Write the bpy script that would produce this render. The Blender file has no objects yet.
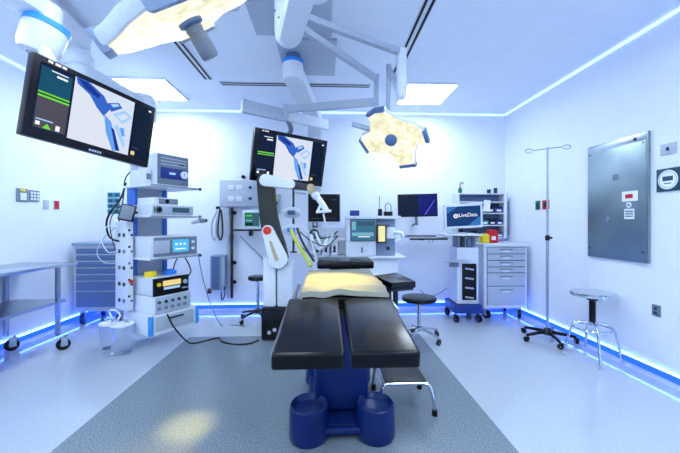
import bpy, bmesh, math, random
from mathutils import Vector, Matrix, Euler
random.seed(4)
C = bpy.context.scene.collection
S = bpy.context.scene
R = math.radians
YAW = R(2.43)
sn, cs = math.sin(YAW), math.cos(YAW)
FOC, HZ, EYE = 330.0, 223.5, 1.3
ROOM_L, ROOM_R, ROOM_B, ROOM_F, ROOM_H = -3.30, 2.79, 5.03, -2.0, 3.0

def U(xc, d, z=0.0):
    """a point measured sideways and ahead of where the photographer stood -> world"""
    return Vector((d*sn + xc*cs, d*cs - xc*sn, z))
def P(px, py, d):
    return U((px-340)/FOC*d, d, EYE-(py-HZ)/FOC*d)
def on_left(px, py):
    k = (px-340)/FOC; d = ROOM_L/(sn+k*cs); return P(px, py, d)
def on_right(px, py):
    k = (px-340)/FOC; d = ROOM_R/(sn+k*cs); return P(px, py, d)
def on_back(px, py, y=ROOM_B):
    k = (px-340)/FOC; d = y/(cs-k*sn); return P(px, py, d)

# ------------------------------------------------------------------ materials
def lin(h):
    if isinstance(h, str):
        h = h.lstrip('#'); v = [int(h[i:i+2], 16)/255 for i in (0, 2, 4)]
    else: v = list(h)
    return tuple((c/12.92 if c <= .04045 else ((c+.055)/1.055)**2.4) for c in v) + (1,)
def mat(name, col, rough=.5, metal=0, *, spec=.5, var=.06, scale=30, emit=None, estr=1, trans=0, ior=1.45, coat=0, bump=0, col2=None, alpha=1):
    m = bpy.data.materials.new(name); m.use_nodes = True
    nt = m.node_tree; b = nt.nodes['Principled BSDF']
    c = lin(col)
    tc = nt.nodes.new('ShaderNodeTexCoord'); nz = nt.nodes.new('ShaderNodeTexNoise')
    nz.inputs['Scale'].default_value = scale; nz.inputs['Detail'].default_value = 4
    nt.links.new(tc.outputs['Object'], nz.inputs['Vector'])
    rp = nt.nodes.new('ShaderNodeValToRGB')
    c2 = lin(col2) if col2 else tuple(min(1, x*(1+var)) for x in c[:3])+(1,)
    rp.color_ramp.elements[0].color = tuple(x*(1-var) for x in c[:3])+(1,)
    rp.color_ramp.elements[1].color = c2
    rp.color_ramp.elements[0].position = .35; rp.color_ramp.elements[1].position = .65
    nt.links.new(nz.outputs['Fac'], rp.inputs['Fac'])
    nt.links.new(rp.outputs['Color'], b.inputs['Base Color'])
    b.inputs['Roughness'].default_value = rough; b.inputs['Metallic'].default_value = metal
    b.inputs['IOR'].default_value = ior
    b.inputs['Transmission Weight'].default_value = trans
    b.inputs['Specular IOR Level'].default_value = spec
    b.inputs['Coat Weight'].default_value = coat
    b.inputs['Alpha'].default_value = alpha
    if emit:
        b.inputs['Emission Color'].default_value = lin(emit); b.inputs['Emission Strength'].default_value = estr
    if bump:
        bp = nt.nodes.new('ShaderNodeBump'); bp.inputs['Strength'].default_value = bump; bp.inputs['Distance'].default_value = .004
        nt.links.new(nz.outputs['Fac'], bp.inputs['Height']); nt.links.new(bp.outputs['Normal'], b.inputs['Normal'])
    return m
M = {}
M['wall'] = mat('wall_paint', '#e4eaf3', .6, var=.012, scale=6)
M['ceil'] = mat('ceiling_paint', '#eaf0f8', .7, var=.012, scale=5)
M['floor'] = mat('light_vinyl', '#b2bcc6', .07, spec=.8, var=.07, scale=70, ior=1.5)
M['inlay'] = mat('blue_grey_vinyl', '#68757f', .24, var=.16, scale=110, ior=1.45, col2='#87949e')
M['cove'] = mat('cove_base', '#b4c0d8', .35, var=.03)
M['white'] = mat('white_enamel', '#dfe5ec', .32, var=.03)
M['offwhite'] = mat('offwhite_plastic', '#d2d9e2', .4, var=.04)
M['lightgrey'] = mat('light_grey_plastic', '#aeb8c6', .42, var=.05)
M['grey'] = mat('grey_plastic', '#717d8c', .45, var=.06)
M['bluegrey'] = mat('blue_grey_paint', '#8294ae', .4, var=.05)
M['slate'] = mat('slate_blue_paint', '#566f96', .4, var=.05)
M['dark'] = mat('dark_grey_plastic', '#22262d', .45, var=.1)
M['black'] = mat('black_plastic', '#07080c', .38, spec=.3, var=.15)
M['bezel'] = mat('navy_black_bezel', '#04050f', .3, spec=.3, var=.15)
M['charcoal'] = mat('charcoal_ribbed_cover', '#262b29', .6, var=.15, scale=70, bump=.3)
M['vinyl'] = mat('black_vinyl_upholstery', '#070a11', .21, var=.2, scale=45, bump=.06, spec=.32)
M['steel'] = mat('brushed_steel', '#a9b4c0', .3, 1, var=.08, scale=60)
M['tabletop'] = mat('polished_table_steel', '#bcc8d4', .16, 1, var=.03)
M['chrome'] = mat('polished_chrome', '#c9d2db', .12, 1, var=.03)
M['panelsteel'] = mat('stainless_panel', '#93a5ab', .36, 1, var=.10, scale=3)
M['navy'] = mat('royal_blue_lacquer', '#08225f', .3, var=.05, spec=.4)
M['blue'] = mat('bright_blue_plastic', '#2787e6', .35, var=.05)
M['cyanblue'] = mat('light_blue_plastic', '#3b9be0', .35, var=.05)
M['deepblue'] = mat('deep_blue_plastic', '#12307f', .4, var=.05)
M['royal'] = mat('blue_edge_plastic', '#3a72d0', .4, var=.05)
M['red'] = mat('red_plastic', '#c81c24', .4, var=.05)
M['orange'] = mat('orange_red_plastic', '#e8481c', .35, var=.05)
M['yellow'] = mat('yellow_plastic', '#f0d21e', .45, var=.05)
M['green'] = mat('green_plastic', '#1d6b52', .45, var=.05)
M['lime'] = mat('lime_hose', '#c5cf5a', .5, var=.08)
M['tan'] = mat('tan_plastic', '#b9a583', .45, var=.12)
M['teal'] = mat('teal_plate', '#3f8a9c', .45, var=.05)
M['dteal'] = mat('dark_teal_sign', '#123c52', .45, var=.05)
M['sheet'] = mat('cotton_sheet', '#7e8178', .85, var=.04, scale=90, bump=.1)
M['tray'] = mat('clear_plastic', '#eef4fb', .05, trans=.95, ior=1.1, var=.01)
M['glass'] = mat('glossy_clear_plastic', '#e4eefa', .08, trans=.9, ior=1.2, var=.01)
M['slot'] = mat('diffuser_black_slot', '#05070c', .7, var=.1)
M['paper'] = mat('white_paper', '#e9edf2', .7, var=.02)
M['ltext'] = mat('grey_print', '#5a6470', .6, var=.05)
M['lamp'] = mat('lamp_panel_diffuser', '#ffffff', .5, emit='#e6f5ff', estr=23)
M['led'] = mat('blue_led_strip', '#a0c0ff', .5, emit=(.26, .43, 1.0), estr=19)
M['ledglow'] = mat('blue_led_channel', '#2040a0', .4, emit=(.12, .40, .95), estr=1.0)  # blue LED light on the cove, put in as emission
M['ledtop'] = mat('violet_blue_led_strip', '#a0b0ff', .5, emit=(.52, .66, 1.0), estr=2.6)
def em(name, col, s=1.0):
    M[name] = mat(name, '#030406', .22, var=.02, emit=col, estr=s, spec=.16); return M[name]
em('s_navy', '#0b1636'); em('s_teal', '#0f4a66'); em('s_brown', '#4a4652'); em('s_green', '#6fd43c'); em('s_white', '#f2f6fc', 1.0)
em('s_pale', '#ccd6ea'); em('s_palewarm', '#d3d9e6'); em('s_blue', '#2f5fc0'); em('s_mid', '#5f9ae6'); em('s_sky', '#9cc4f4'); em('s_deep', '#14318c')
em('s_black', '#05070f'); em('s_grey', '#39455c'); em('s_cyan', '#49b4f4'); em('s_ven', '#386a88'); em('s_ven2', '#6fa9bd'); em('s_cowa', '#14386f'); em('s_cowb', '#2f6fae')
em('s_violet', '#5a58d8'); em('s_mon', '#08172f'); em('s_moni', '#0c1268'); em('s_amber', '#e6cf86'); em('s_lcd', '#31536a'); em('s_yel', '#e6e4a6'); em('s_dgreen', '#1f6b5c')
def lens_mat():
    m = bpy.data.materials.new('surgical_lamp_lens'); m.use_nodes = True; nt = m.node_tree; b = nt.nodes['Principled BSDF']
    tc = nt.nodes.new('ShaderNodeTexCoord'); v = nt.nodes.new('ShaderNodeTexVoronoi'); v.inputs['Scale'].default_value = 24
    nt.links.new(tc.outputs['Object'], v.inputs['Vector'])
    r = nt.nodes.new('ShaderNodeValToRGB'); e = r.color_ramp.elements
    e[0].position = 0; e[0].color = lin('#ffffff'); e[1].position = .62; e[1].color = lin('#e6e2c8')
    k = e.new(.3); k.color = lin('#f6f3de')
    nt.links.new(v.outputs['Distance'], r.inputs['Fac'])
    nz = nt.nodes.new('ShaderNodeTexNoise'); nz.inputs['Scale'].default_value = 9; nt.links.new(tc.outputs['Object'], nz.inputs['Vector'])
    r2 = nt.nodes.new('ShaderNodeValToRGB'); r2.color_ramp.elements[0].color = lin('#ebe8d4'); r2.color_ramp.elements[1].color = (1, 1, 1, 1)
    r2.color_ramp.elements[0].position = .38; r2.color_ramp.elements[1].position = .6
    nt.links.new(nz.outputs['Fac'], r2.inputs['Fac'])
    mx = nt.nodes.new('ShaderNodeMix'); mx.data_type = 'RGBA'; mx.blend_type = 'MULTIPLY'; mx.inputs['Factor'].default_value = 1
    nt.links.new(r.outputs['Color'], mx.inputs['A']); nt.links.new(r2.outputs['Color'], mx.inputs['B'])
    nt.links.new(mx.outputs['Result'], b.inputs['Emission Color']); b.inputs['Emission Strength'].default_value = 1.15
    b.inputs['Base Color'].default_value = lin('#202020'); b.inputs['Roughness'].default_value = .25
    return m
M['lens'] = lens_mat()

# ------------------------------------------------------------------ mesh builder
class MB:
    def __init__(s, m=None):
        s.v, s.f, s.fm, s.mats, s.mi, s.T = [], [], [], [], 0, Matrix()
        if m: s.m(m)
    def m(s, name):
        mt = M[name]
        if mt not in s.mats: s.mats.append(mt)
        s.mi = s.mats.index(mt); return s
    def add(s, vs, fs):
        o = len(s.v); s.v += [s.T @ Vector(p) for p in vs]
        s.f += [tuple(i+o for i in f) for f in fs]; s.fm += [s.mi]*len(fs); return s
    def _bm(s, bm, X=None):
        bm.verts.index_update()
        s.add([(X @ v.co if X else v.co) for v in bm.verts], [[v.index for v in f.verts] for f in bm.faces]); bm.free(); return s
    def box(s, c, d, bev=.004, rot=None, seg=2):
        bm = bmesh.new(); bmesh.ops.create_cube(bm, size=1)
        for v in bm.verts: v.co = Vector((v.co.x*d[0], v.co.y*d[1], v.co.z*d[2]))
        b = min(bev, min(d)*.45)
        if b > 0: bmesh.ops.bevel(bm, geom=list(bm.edges), offset=b, segments=seg, profile=.6, affect='EDGES')
        X = Matrix.Translation(Vector(c))
        if rot: X = X @ (rot if isinstance(rot, Matrix) else Euler(rot).to_matrix().to_4x4())
        return s._bm(bm, X)
    def ext(s, x0, x1, y0, y1, z0, z1, bev=.004, seg=2):
        return s.box(((x0+x1)/2, (y0+y1)/2, (z0+z1)/2), (abs(x1-x0), abs(y1-y0), abs(z1-z0)), bev, None, seg)
    def beam(s, a, b, w, h, bev=.01):
        a, b = Vector(a), Vector(b); d = b-a; y = d.normalized()
        x = y.cross(Vector((0, 0, 1)))
        x = Vector((1, 0, 0)) if x.length < 1e-4 else x.normalized()
        z = x.cross(y); rot = Matrix((x, y, z)).transposed().to_4x4()
        return s.box((a+b)/2, (w, d.length, h), bev, rot)
    def cyl(s, a, b, r, r2=None, n=18):
        return s.tube([a, b], r, n, False, r2)
    def tube(s, pts, r, n=8, smooth=True, r2=None):
        pts = [Vector(p) for p in pts]
        if smooth and len(pts) > 2:
            q = [pts[0]*2-pts[1]]+pts+[pts[-1]*2-pts[-2]]; o = []
            for i in range(1, len(q)-2):
                for k in range(7):
                    t = k/7; a, b, c, d = q[i-1], q[i], q[i+1], q[i+2]
                    o.append(.5*((2*b)+(c-a)*t+(2*a-5*b+4*c-d)*t*t+(3*b-a-3*c+d)*t**3))
            pts = o+[pts[-1]]
        t0 = (pts[1]-pts[0]).normalized(); u = t0.orthogonal().normalized(); vs, fs = [], []
        for i, p in enumerate(pts):
            t = (pts[min(i+1, len(pts)-1)]-pts[max(i-1, 0)])
            t = t.normalized() if t.length > 1e-9 else t0
            u = (u-t*u.dot(t)).normalized(); w = t.cross(u)
            rr = r if r2 is None else r+(r2-r)*i/(len(pts)-1)
            vs += [p+(u*math.cos(2*math.pi*k/n)+w*math.sin(2*math.pi*k/n))*rr for k in range(n)]
        for i in range(len(pts)-1):
            for k in range(n): fs.append((i*n+k, i*n+(k+1) % n, (i+1)*n+(k+1) % n, (i+1)*n+k))
        fs.append(tuple(range(n-1, -1, -1))); fs.append(tuple(range((len(pts)-1)*n, len(pts)*n)))
        return s.add(vs, fs)
    def lathe(s, prof, c=(0, 0, 0), n=28, sx=1, sy=1):
        vs, fs = [], []; c = Vector(c)
        for r, z in prof:
            vs += [c+Vector((r*sx*math.cos(2*math.pi*k/n), r*sy*math.sin(2*math.pi*k/n), z)) for k in range(n)]
        for i in range(len(prof)-1):
            for k in range(n): fs.append((i*n+k, i*n+(k+1) % n, (i+1)*n+(k+1) % n, (i+1)*n+k))
        fs.append(tuple(range(n-1, -1, -1))); fs.append(tuple(range((len(prof)-1)*n, len(prof)*n)))
        return s.add(vs, fs)
    def ball(s, c, r, sc=(1, 1, 1), n=16):
        k = n//2
        return s.lathe([(max(1e-4, r*math.sin(math.pi*i/k)), -r*math.cos(math.pi*i/k)*sc[2]) for i in range(k+1)], c, n, sc[0], sc[1])
    def torus(s, c, Rr, r, n=32, k=8, X=None):
        vs, fs = [], []
        for i in range(n):
            a = 2*math.pi*i/n
            for j in range(k):
                b = 2*math.pi*j/k; p = Vector(((Rr+r*math.cos(b))*math.cos(a), (Rr+r*math.cos(b))*math.sin(a), r*math.sin(b)))
                vs.append(Vector(c)+(X @ p if X else p))
        for i in range(n):
            for j in range(k): fs.append((i*k+j, ((i+1) % n)*k+j, ((i+1) % n)*k+(j+1) % k, i*k+(j+1) % k))
        return s.add(vs, fs)
    def prism(s, poly, z0, z1, X=None, bev=0, seg=2):
        bm = bmesh.new(); vs = [bm.verts.new((x, y, z0)) for x, y in poly]; f = bm.faces.new(vs)
        f.normal_update()
        if f.normal.z > 0: f.normal_flip()
        e = bmesh.ops.extrude_face_region(bm, geom=[f]); bmesh.ops.translate(bm, vec=(0, 0, z1-z0), verts=[g for g in e['geom'] if isinstance(g, bmesh.types.BMVert)])
        if bev:
            ed = [x for x in bm.edges if abs(x.verts[0].co.z-x.verts[1].co.z) < 1e-6]
            bmesh.ops.bevel(bm, geom=ed, offset=bev, segments=seg, profile=.6, affect='EDGES')
        bmesh.ops.recalc_face_normals(bm, faces=bm.faces)
        return s._bm(bm, X)
    def poly(s, pts): return s.add(pts, [tuple(range(len(pts)))])
    def build(s, name, parent=None, inv=None, flat=False):
        me = bpy.data.meshes.new(name)
        v = [inv @ p for p in s.v] if inv else s.v
        me.from_pydata([tuple(p) for p in v], [], s.f)
        for m_ in s.mats: me.materials.append(m_)
        me.polygons.foreach_set('material_index', s.fm)
        if not flat:
            me.polygons.foreach_set('use_smooth', [True]*len(s.f)); me.set_sharp_from_angle(angle=R(38))
        me.update()
        o = bpy.data.objects.new(name, me); C.objects.link(o)
        if parent: o.parent = parent
        return o
WM = {}
def tag(o, label, cat, group=None):
    o['label'] = label; o['category'] = cat
    if group: o['group'] = group
    return o
def thing(name, label, cat, loc, rz=0, group=None, mw=None):
    o = bpy.data.objects.new(name, None); C.objects.link(o); o.empty_display_size = .1
    mw = mw or (Matrix.Translation(Vector(loc)) @ Matrix.Rotation(rz, 4, 'Z'))
    o.matrix_world = mw; WM[o.name] = mw.copy()
    return tag(o, label, cat, group)
def part(mb, name, parent, world=False, label=None):
    r = parent
    while r.parent: r = r.parent
    o = mb.build(name, parent, WM[r.name].inverted() if world else None)
    if label: o['label'] = label
    return o
def solo(mb, name, label, cat, loc, group=None):
    """a thing that is one mesh, built in world coordinates, its origin at loc"""
    o = mb.build(name, None, Matrix.Translation(-Vector(loc))); o.location = loc
    return tag(o, label, cat, group)
def struct(mb, name, label=None):
    o = mb.build(name); o['kind'] = 'structure'
    o['label'] = label or name.replace('_', ' '); o['category'] = name.split('_')[0]
    return o
def text_mesh(body, size):
    cu = bpy.data.curves.new('text', 'FONT'); cu.body = body; cu.size = size; cu.align_x = 'CENTER'; cu.align_y = 'CENTER'
    o = bpy.data.objects.new('text', cu); C.objects.link(o)
    me = bpy.data.meshes.new_from_object(o.evaluated_get(bpy.context.evaluated_depsgraph_get()))
    vs = [v.co.copy() for v in me.vertices]; fs = [tuple(p.vertices) for p in me.polygons]
    bpy.data.objects.remove(o); bpy.data.curves.remove(cu); bpy.data.meshes.remove(me)
    return vs, fs

# ------------------------------------------------------------------ the room
mb = MB('floor')
IX0, IX1, IY = -1.565, 1.095, 3.85
L, Rr, F, B = ROOM_L-.1, ROOM_R+.1, ROOM_F-.1, ROOM_B+.1
def quad(x0, x1, y0, y1): mb.poly([(x0, y0, 0), (x1, y0, 0), (x1, y1, 0), (x0, y1, 0)])
quad(L, IX0, F, IY); quad(IX1, Rr, F, IY); quad(L, Rr, IY, B)
mb.m('inlay'); quad(IX0, IX1, F, IY)
mb.m('floor'); mb.ext(L, Rr, F, B, -.1, -.01, 0)
struct(mb, 'floor', 'light speckled vinyl floor with a darker blue grey inlay')
struct(MB('ceil').ext(L, Rr, F, B, 3.0, 3.1, 0), 'ceiling', 'pale blue painted ceiling')
struct(MB('wall').ext(L, ROOM_L, F, B, 0, 3.0, 0), 'wall_left')
struct(MB('wall').ext(ROOM_R, Rr, F, B, 0, 3.0, 0), 'wall_right')
struct(MB('wall').ext(ROOM_L, ROOM_R, ROOM_B, B, 0, 3.0, 0), 'wall_back')
struct(MB('wall').ext(ROOM_L, ROOM_R, F, ROOM_F, 0, 3.0, 0), 'wall_front')
def cove_prof(): return [(0, 0), (.05, 0), (.034, .004), (.02, .012), (.011, .024), (.009, .082), (0, .082)]
def cove(name, a, b, nrm):
    mb = MB('cove'); a, b, nrm = Vector(a), Vector(b), Vector(nrm)
    pr = cove_prof(); n = len(pr)
    mb.add([a+nrm*p+Vector((0, 0, z)) for p, z in pr]+[b+nrm*p+Vector((0, 0, z)) for p, z in pr], [(i, (i+1) % n, n+(i+1) % n, n+i) for i in range(n)])
    struct(mb, name)
cove('baseboard_left', (ROOM_L, ROOM_F, 0), (ROOM_L, ROOM_B, 0), (1, 0, 0))
cove('baseboard_right', (ROOM_R, ROOM_B, 0), (ROOM_R, ROOM_F, 0), (-1, 0, 0))
cove('baseboard_back', (ROOM_L, ROOM_B, 0), (ROOM_R, ROOM_B, 0), (0, -1, 0))
def led(x0, x1, y0, y1, z0, z1, m, label, axis=None):
    c = Vector(((x0+x1)/2, (y0+y1)/2, z0)); t = thing('led_strip', label, 'light strip', c)
    part(MB(m).ext(x0, x1, y0, y1, z0, z1, .002), 'bright_line', t, True)
    if m == 'led':      # emissive band painting in the strip's blue light on the cove
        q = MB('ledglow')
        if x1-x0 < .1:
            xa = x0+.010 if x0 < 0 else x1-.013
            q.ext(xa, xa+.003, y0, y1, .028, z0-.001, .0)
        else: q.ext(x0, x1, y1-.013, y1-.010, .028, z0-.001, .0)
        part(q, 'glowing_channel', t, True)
h0, h1 = .083, .095
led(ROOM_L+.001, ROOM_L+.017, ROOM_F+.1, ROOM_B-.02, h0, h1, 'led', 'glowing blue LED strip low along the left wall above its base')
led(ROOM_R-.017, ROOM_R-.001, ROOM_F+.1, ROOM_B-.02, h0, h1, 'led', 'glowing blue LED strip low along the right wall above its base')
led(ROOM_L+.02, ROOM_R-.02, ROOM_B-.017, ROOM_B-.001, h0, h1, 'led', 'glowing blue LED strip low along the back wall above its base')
t0, t1 = 2.975, 2.994
led(ROOM_L+.001, ROOM_L+.02, ROOM_F+.1, ROOM_B-.03, t0, t1, 'ledtop', 'glowing LED strip where the left wall meets the ceiling')
led(ROOM_R-.02, ROOM_R-.001, ROOM_F+.1, ROOM_B-.03, t0, t1, 'ledtop', 'glowing LED strip where the right wall meets the ceiling')
led(ROOM_L+.03, ROOM_R-.03, ROOM_B-.02, ROOM_B-.001, t0, t1, 'ledtop', 'glowing LED strip where the back wall meets the ceiling')
def ceil_light(x0, x1, y0, y1, label):
    c = ((x0+x1)/2, (y0+y1)/2, 3.0); t = thing('ceiling_light', label, 'ceiling light', c, group='square ceiling lights')
    w, d = (x1-x0)/2, (y1-y0)/2; fr = MB('white')
    for sx in (-1, 1): fr.box((sx*(w+.012), 0, -.011), (.024, 2*d+.048, .02), .003)
    for sy in (-1, 1): fr.box((0, sy*(d+.012), -.011), (2*w, .024, .02), .003)
    part(fr, 'light_frame', t); part(MB('lamp').box((0, 0, -.008), (2*w, 2*d, .012), .002), 'diffuser', t)
ceil_light(-2.5, -1.9, 3.95, 4.6, 'square glowing ceiling light above the left equipment tower')
ceil_light(1.0, 1.6, 3.95, 4.6, 'square glowing ceiling light above the wall computer, right of centre')
for k, y in enumerate((.95, -1.3)):  # out-of-view panels added to light the room
    ceil_light(-2.5, -1.9, y, y+.65, ['square ceiling light on the left, second row from the back wall', 'square ceiling light on the left, row nearest the front wall'][k])
    ceil_light(1.0, 1.6, y, y+.65, ['square ceiling light on the right, second row from the back wall', 'square ceiling light on the right, row nearest the front wall'][k])
for k, y in enumerate((.95, -1.3)):  # unseen middle column added to brighten the floor and ceiling
    ceil_light(-.75, -.15, y, y+.65, ['square ceiling light in the middle column, nearer the central hub', 'square ceiling light in the middle column, nearest the front wall'][k])
def diffuser(x0, x1, y0, y1, label):
    c = ((x0+x1)/2, (y0+y1)/2, 3.0); t = thing('linear_air_diffuser', label, 'ceiling vent', c, group='slot diffusers in the ceiling')
    w, d = x1-x0, y1-y0; fr = MB('offwhite').box((0, 0, -.004), (w, d, .007), .002); part(fr, 'diffuser_frame', t)
    for s_ in (-1, 1):
        if w > d: q = MB('slot').box((0, s_*.028, -.0085), (w-.03, .024, .003), .001)
        else: q = MB('slot').box((s_*.028, 0, -.0085), (.024, d-.03, .003), .001)
        part(q, 'slot', t)
diffuser(-1.43, -1.33, .9, 3.95, 'long twin slot air diffuser running away on the left of the ceiling')
diffuser(.74, .84, .9, 3.80, 'long twin slot air diffuser running away on the right of the ceiling')
diffuser(-1.28, .55, 4.0, 4.1, 'long twin slot air diffuser across the ceiling before the back wall')

# ------------------------------------------------------------------ shared pieces
def caster(parent, p, r=.05, w=.03, ang=0, wheel='black', world=True, fork='steel'):
    """fork as a part and its wheel as a sub-part; p is the point on the floor"""
    p = Vector(p); X = Matrix.Translation(p) @ Matrix.Rotation(ang, 4, 'Z')
    f = MB(fork); f.T = X
    for s_ in (-1, 1): f.box((s_*(w/2+.006), .01, r*1.35), (.005, r*.9, r*1.3), .002)
    f.box((0, .012, r*2.05), (w+.02, r*1.1, .008), .002); f.cyl((0, .02, r*2.05), (0, .02, r*2.45), .012)
    fo = part(f, 'caster', parent, world)
    wl = MB(wheel); wl.T = X; wl.cyl((-w/2, 0, r), (w/2, 0, r), r, n=22); wl.m('grey'); wl.cyl((-w/2-.002, 0, r), (w/2+.002, 0, r), r*.45, n=14)
    part(wl, 'wheel', fo, world)
def rect_uv(mb, w, h, m, u0, v0, u1, v1, y):
    mb.m(m); X = lambda u, v: ((u-.5)*w, y, (.5-v)*h)
    mb.poly([X(u0, v1), X(u1, v1), X(u1, v0), X(u0, v0)])
def poly_uv(mb, w, h, m, pts, y):
    mb.m(m); q = [((u-.5)*w, y, (.5-v)*h) for u, v in pts]
    a = sum((q[i][0]*q[(i+1) % len(q)][2]-q[(i+1) % len(q)][0]*q[i][2]) for i in range(len(q)))
    mb.poly(q if a > 0 else q[::-1])
def cam_rot(rx, ry, rz):
    return Matrix.Rotation(-YAW, 4, 'Z') @ Matrix.Rotation(R(rz), 4, 'Z') @ Matrix.Rotation(R(rx), 4, 'X') @ Matrix.Rotation(R(ry), 4, 'Y')
def monitor(label, xc, d, z, rx, ry, rz, w, h, frame='bezel', bz=.035, dep=.05, name='monitor'):
    mw = Matrix.Translation(U(xc, d, z)) @ cam_rot(rx, ry, rz)
    t = thing(name, label, 'monitor', (0, 0, 0), mw=mw)
    b = MB(frame).box((0, dep/2, 0), (w, dep, h), .008)
    b.box((0, dep+.012, 0), (w*.62, .03, h*.62), .012)
    part(b, 'housing', t)
    return t
def surgery_picture(t, w, h, bz, teal):
    sw, sh = w-2*bz, h-2*bz-.012; zc = .006
    s = MB(); s.T = Matrix.Translation((0, 0, zc))
    e = [-.0012]
    def nx(): e[0] -= .0004; return e[0]
    rect_uv(s, sw, sh, 's_navy', 0, 0, 1, 1, nx())
    rect_uv(s, sw, sh, 's_teal' if teal else 's_navy', .01, .05, .235, .42, nx())
    rect_uv(s, sw, sh, 's_brown' if teal else 's_mon', .01, .5, .235, .97, nx())
    rect_uv(s, sw, sh, 's_green', .01, .425, .235, .45, nx()); rect_uv(s, sw, sh, 's_green', .01, .475, .235, .495 if not teal else .505, nx())
    rect_uv(s, sw, sh, 's_white', .08, .07, .2, .085, nx()); rect_uv(s, sw, sh, 's_white', .12, .12, .2, .15, nx())
    rect_uv(s, sw, sh, 's_sky', .02, .83, .14, .85, nx())
    rect_uv(s, sw, sh, 's_white', .02, .875, .05, .93, nx()); poly_uv(s, sw, sh, 's_green', [(.07, .96), (.1, .88), (.13, .96)], nx())
    rect_uv(s, sw, sh, 's_white', .16, .87, .19, .95, nx())
    A, Bq = .25, .80
    rect_uv(s, sw, sh, 's_palewarm', A, 0, Bq, 1, nx())
    poly_uv(s, sw, sh, 's_pale', [(.33, 0), (Bq, 0), (Bq, 1), (.69, 1), (.6, .55)], nx())
    poly_uv(s, sw, sh, 's_blue', [(.255, .0), (.36, .0), (.5, .12), (.57, .3), (.52, .46), (.45, .36), (.38, .2), (.27, .1)], nx())
    poly_uv(s, sw, sh, 's_deep', [(.27, .02), (.35, .02), (.47, .14), (.45, .2), (.33, .12)], nx())
    poly_uv(s, sw, sh, 's_mid', [(.52, .42), (.59, .5), (.71, .97), (.64, 1), (.56, .72)], nx())
    poly_uv(s, sw, sh, 's_deep', [(.6, .6), (.63, .62), (.71, .97), (.67, .97)], nx())
    poly_uv(s, sw, sh, 's_blue', [(.53, .22), (.64, .13), (.68, .2), (.58, .34)], nx())
    poly_uv(s, sw, sh, 's_sky', [(.565, .21), (.63, .155), (.65, .19), (.59, .25)], nx())
    poly_uv(s, sw, sh, 's_sky', [(.6, .36), (.71, .22), (.79, .3), (.7, .48)], nx())
    poly_uv(s, sw, sh, 's_pale', [(.64, .37), (.71, .28), (.76, .32), (.69, .42)], nx())
    poly_uv(s, sw, sh, 's_mid', [(.68, .56), (.72, .54), (.74, .68), (.71, .7)], nx())
    poly_uv(s, sw, sh, 's_sky', [(.62, .55), (.66, .52), (.76, .86), (.73, .88)], nx())
    rect_uv(s, sw, sh, 's_sky', .72, .74, .79, .75, nx())
    rect_uv(s, sw, sh, 's_mon', .81, .0, .99, 1, nx())
    rect_uv(s, sw, sh, 's_amber', .82, .9, .86, .97, nx()); rect_uv(s, sw, sh, 's_grey', .83, .82, .9, .84, nx()); rect_uv(s, sw, sh, 's_white', .955, .03, .985, .06, nx())
    part(s, 'screen', t)
    lg = MB('s_white')
    for i, (a, b_) in enumerate(((0, .02), (.023, .03), (.034, .055), (.06, .08))): lg.box((-w*.41+a+.01, -.0012, h/2-bz*.5), ((b_-a), .0015, .012), 0)
    part(lg, 'maker_mark', t)
    l2 = MB('lightgrey')
    for i in range(5): l2.box((-.03+i*.014, -.001, -h/2+bz*.45), (.009, .0015, .011), 0)
    part(l2, 'front_badge', t)

# ------------------------------------------------------------------ near monitor (upper left) with its arm
m1 = monitor('large tilted surgical monitor hanging at the upper left, nearest the camera', -1.349, 1.856, EYE+.589, 4.7, 4.8, 68.8, .66, .40)
surgery_picture(m1, .66, .40, .03, True)
a = MB('white')
KN = P(43, 38, 1.80)     # knuckle above the near corner
def W1(x, y, z): return WM[m1.name] @ Vector((x, y, z))
a.cyl(W1(-.10, .06, .0), W1(-.10, .13, .0), .06)
a.tube([W1(-.10, .12, .0), W1(-.13, .16, .16), W1(-.2, .2, .3), KN+Vector((0, 0, -.02))], .03, 12)
part(a, 'yoke', m1, True)
KT = Matrix.Translation(KN) @ Matrix.Rotation(R(14), 4, 'Y') @ Matrix.Rotation(R(-6), 4, 'X')
kn = MB('white'); kn.T = KT; kn.lathe([(.02, -.10), (.085, -.095), (.098, -.06), (.1, .02), (.1, .05), (.05, .06)])
kn.m('lightgrey'); kn.torus((0, 0, -.097), .045, .007)
k_ = part(kn, 'arm_knuckle', m1, True)
rg = MB('cyanblue'); rg.T = KT; rg.lathe([(.1, .05), (.104, .052), (.104, .082), (.1, .084), (.05, .085)]); part(rg, 'blue_ring', k_, True)
ar = MB('white'); ar.beam(KN+Vector((0, 0, .14)), U(-1.75, .9, 2.50), .15, .11, .03); ar.cyl(KN+Vector((0, 0, .08)), KN+Vector((0, 0, .17)), .085)
part(ar, 'support_arm', m1, True)

# ------------------------------------------------------------------ equipment boom on the left with its shelves
O = U(-1.9, 3.3)
BO = thing('equipment_boom', 'white ceiling hung equipment tower with shelves and blue corner bumpers at left', 'equipment tower', O, R(60)-YAW)
BI = WM[BO.name]
def BW(x, y, z): return BI @ Vector((x, y, z))
SH = [1.706, 1.39, .95]
for z in SH:
    s = MB('white'); s.box((.275, .25, z-.014), (.55, .5, .026), .008)
    sp = part(s, 'shelf', BO)
    r_ = MB('steel'); r_.cyl((.0, -.012, z-.014), (.56, -.012, z-.014), .007, n=10); part(r_, 'front_rail', sp)
    part(MB('dark').ball((.568, -.012, z-.014), .018), 'rail_knob', sp)
dr = MB('white').box((.275, .25, .262), (.55, .5, .213), .012); drp = part(dr, 'drawer_unit', BO)
part(MB('lightgrey').box((.275, -.004, .27), (.44, .01, .15), .004), 'drawer_front', drp)
part(MB('dark').box((.275, -.018, .31), (.16, .018, .016), .005), 'drawer_handle', drp)
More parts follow.
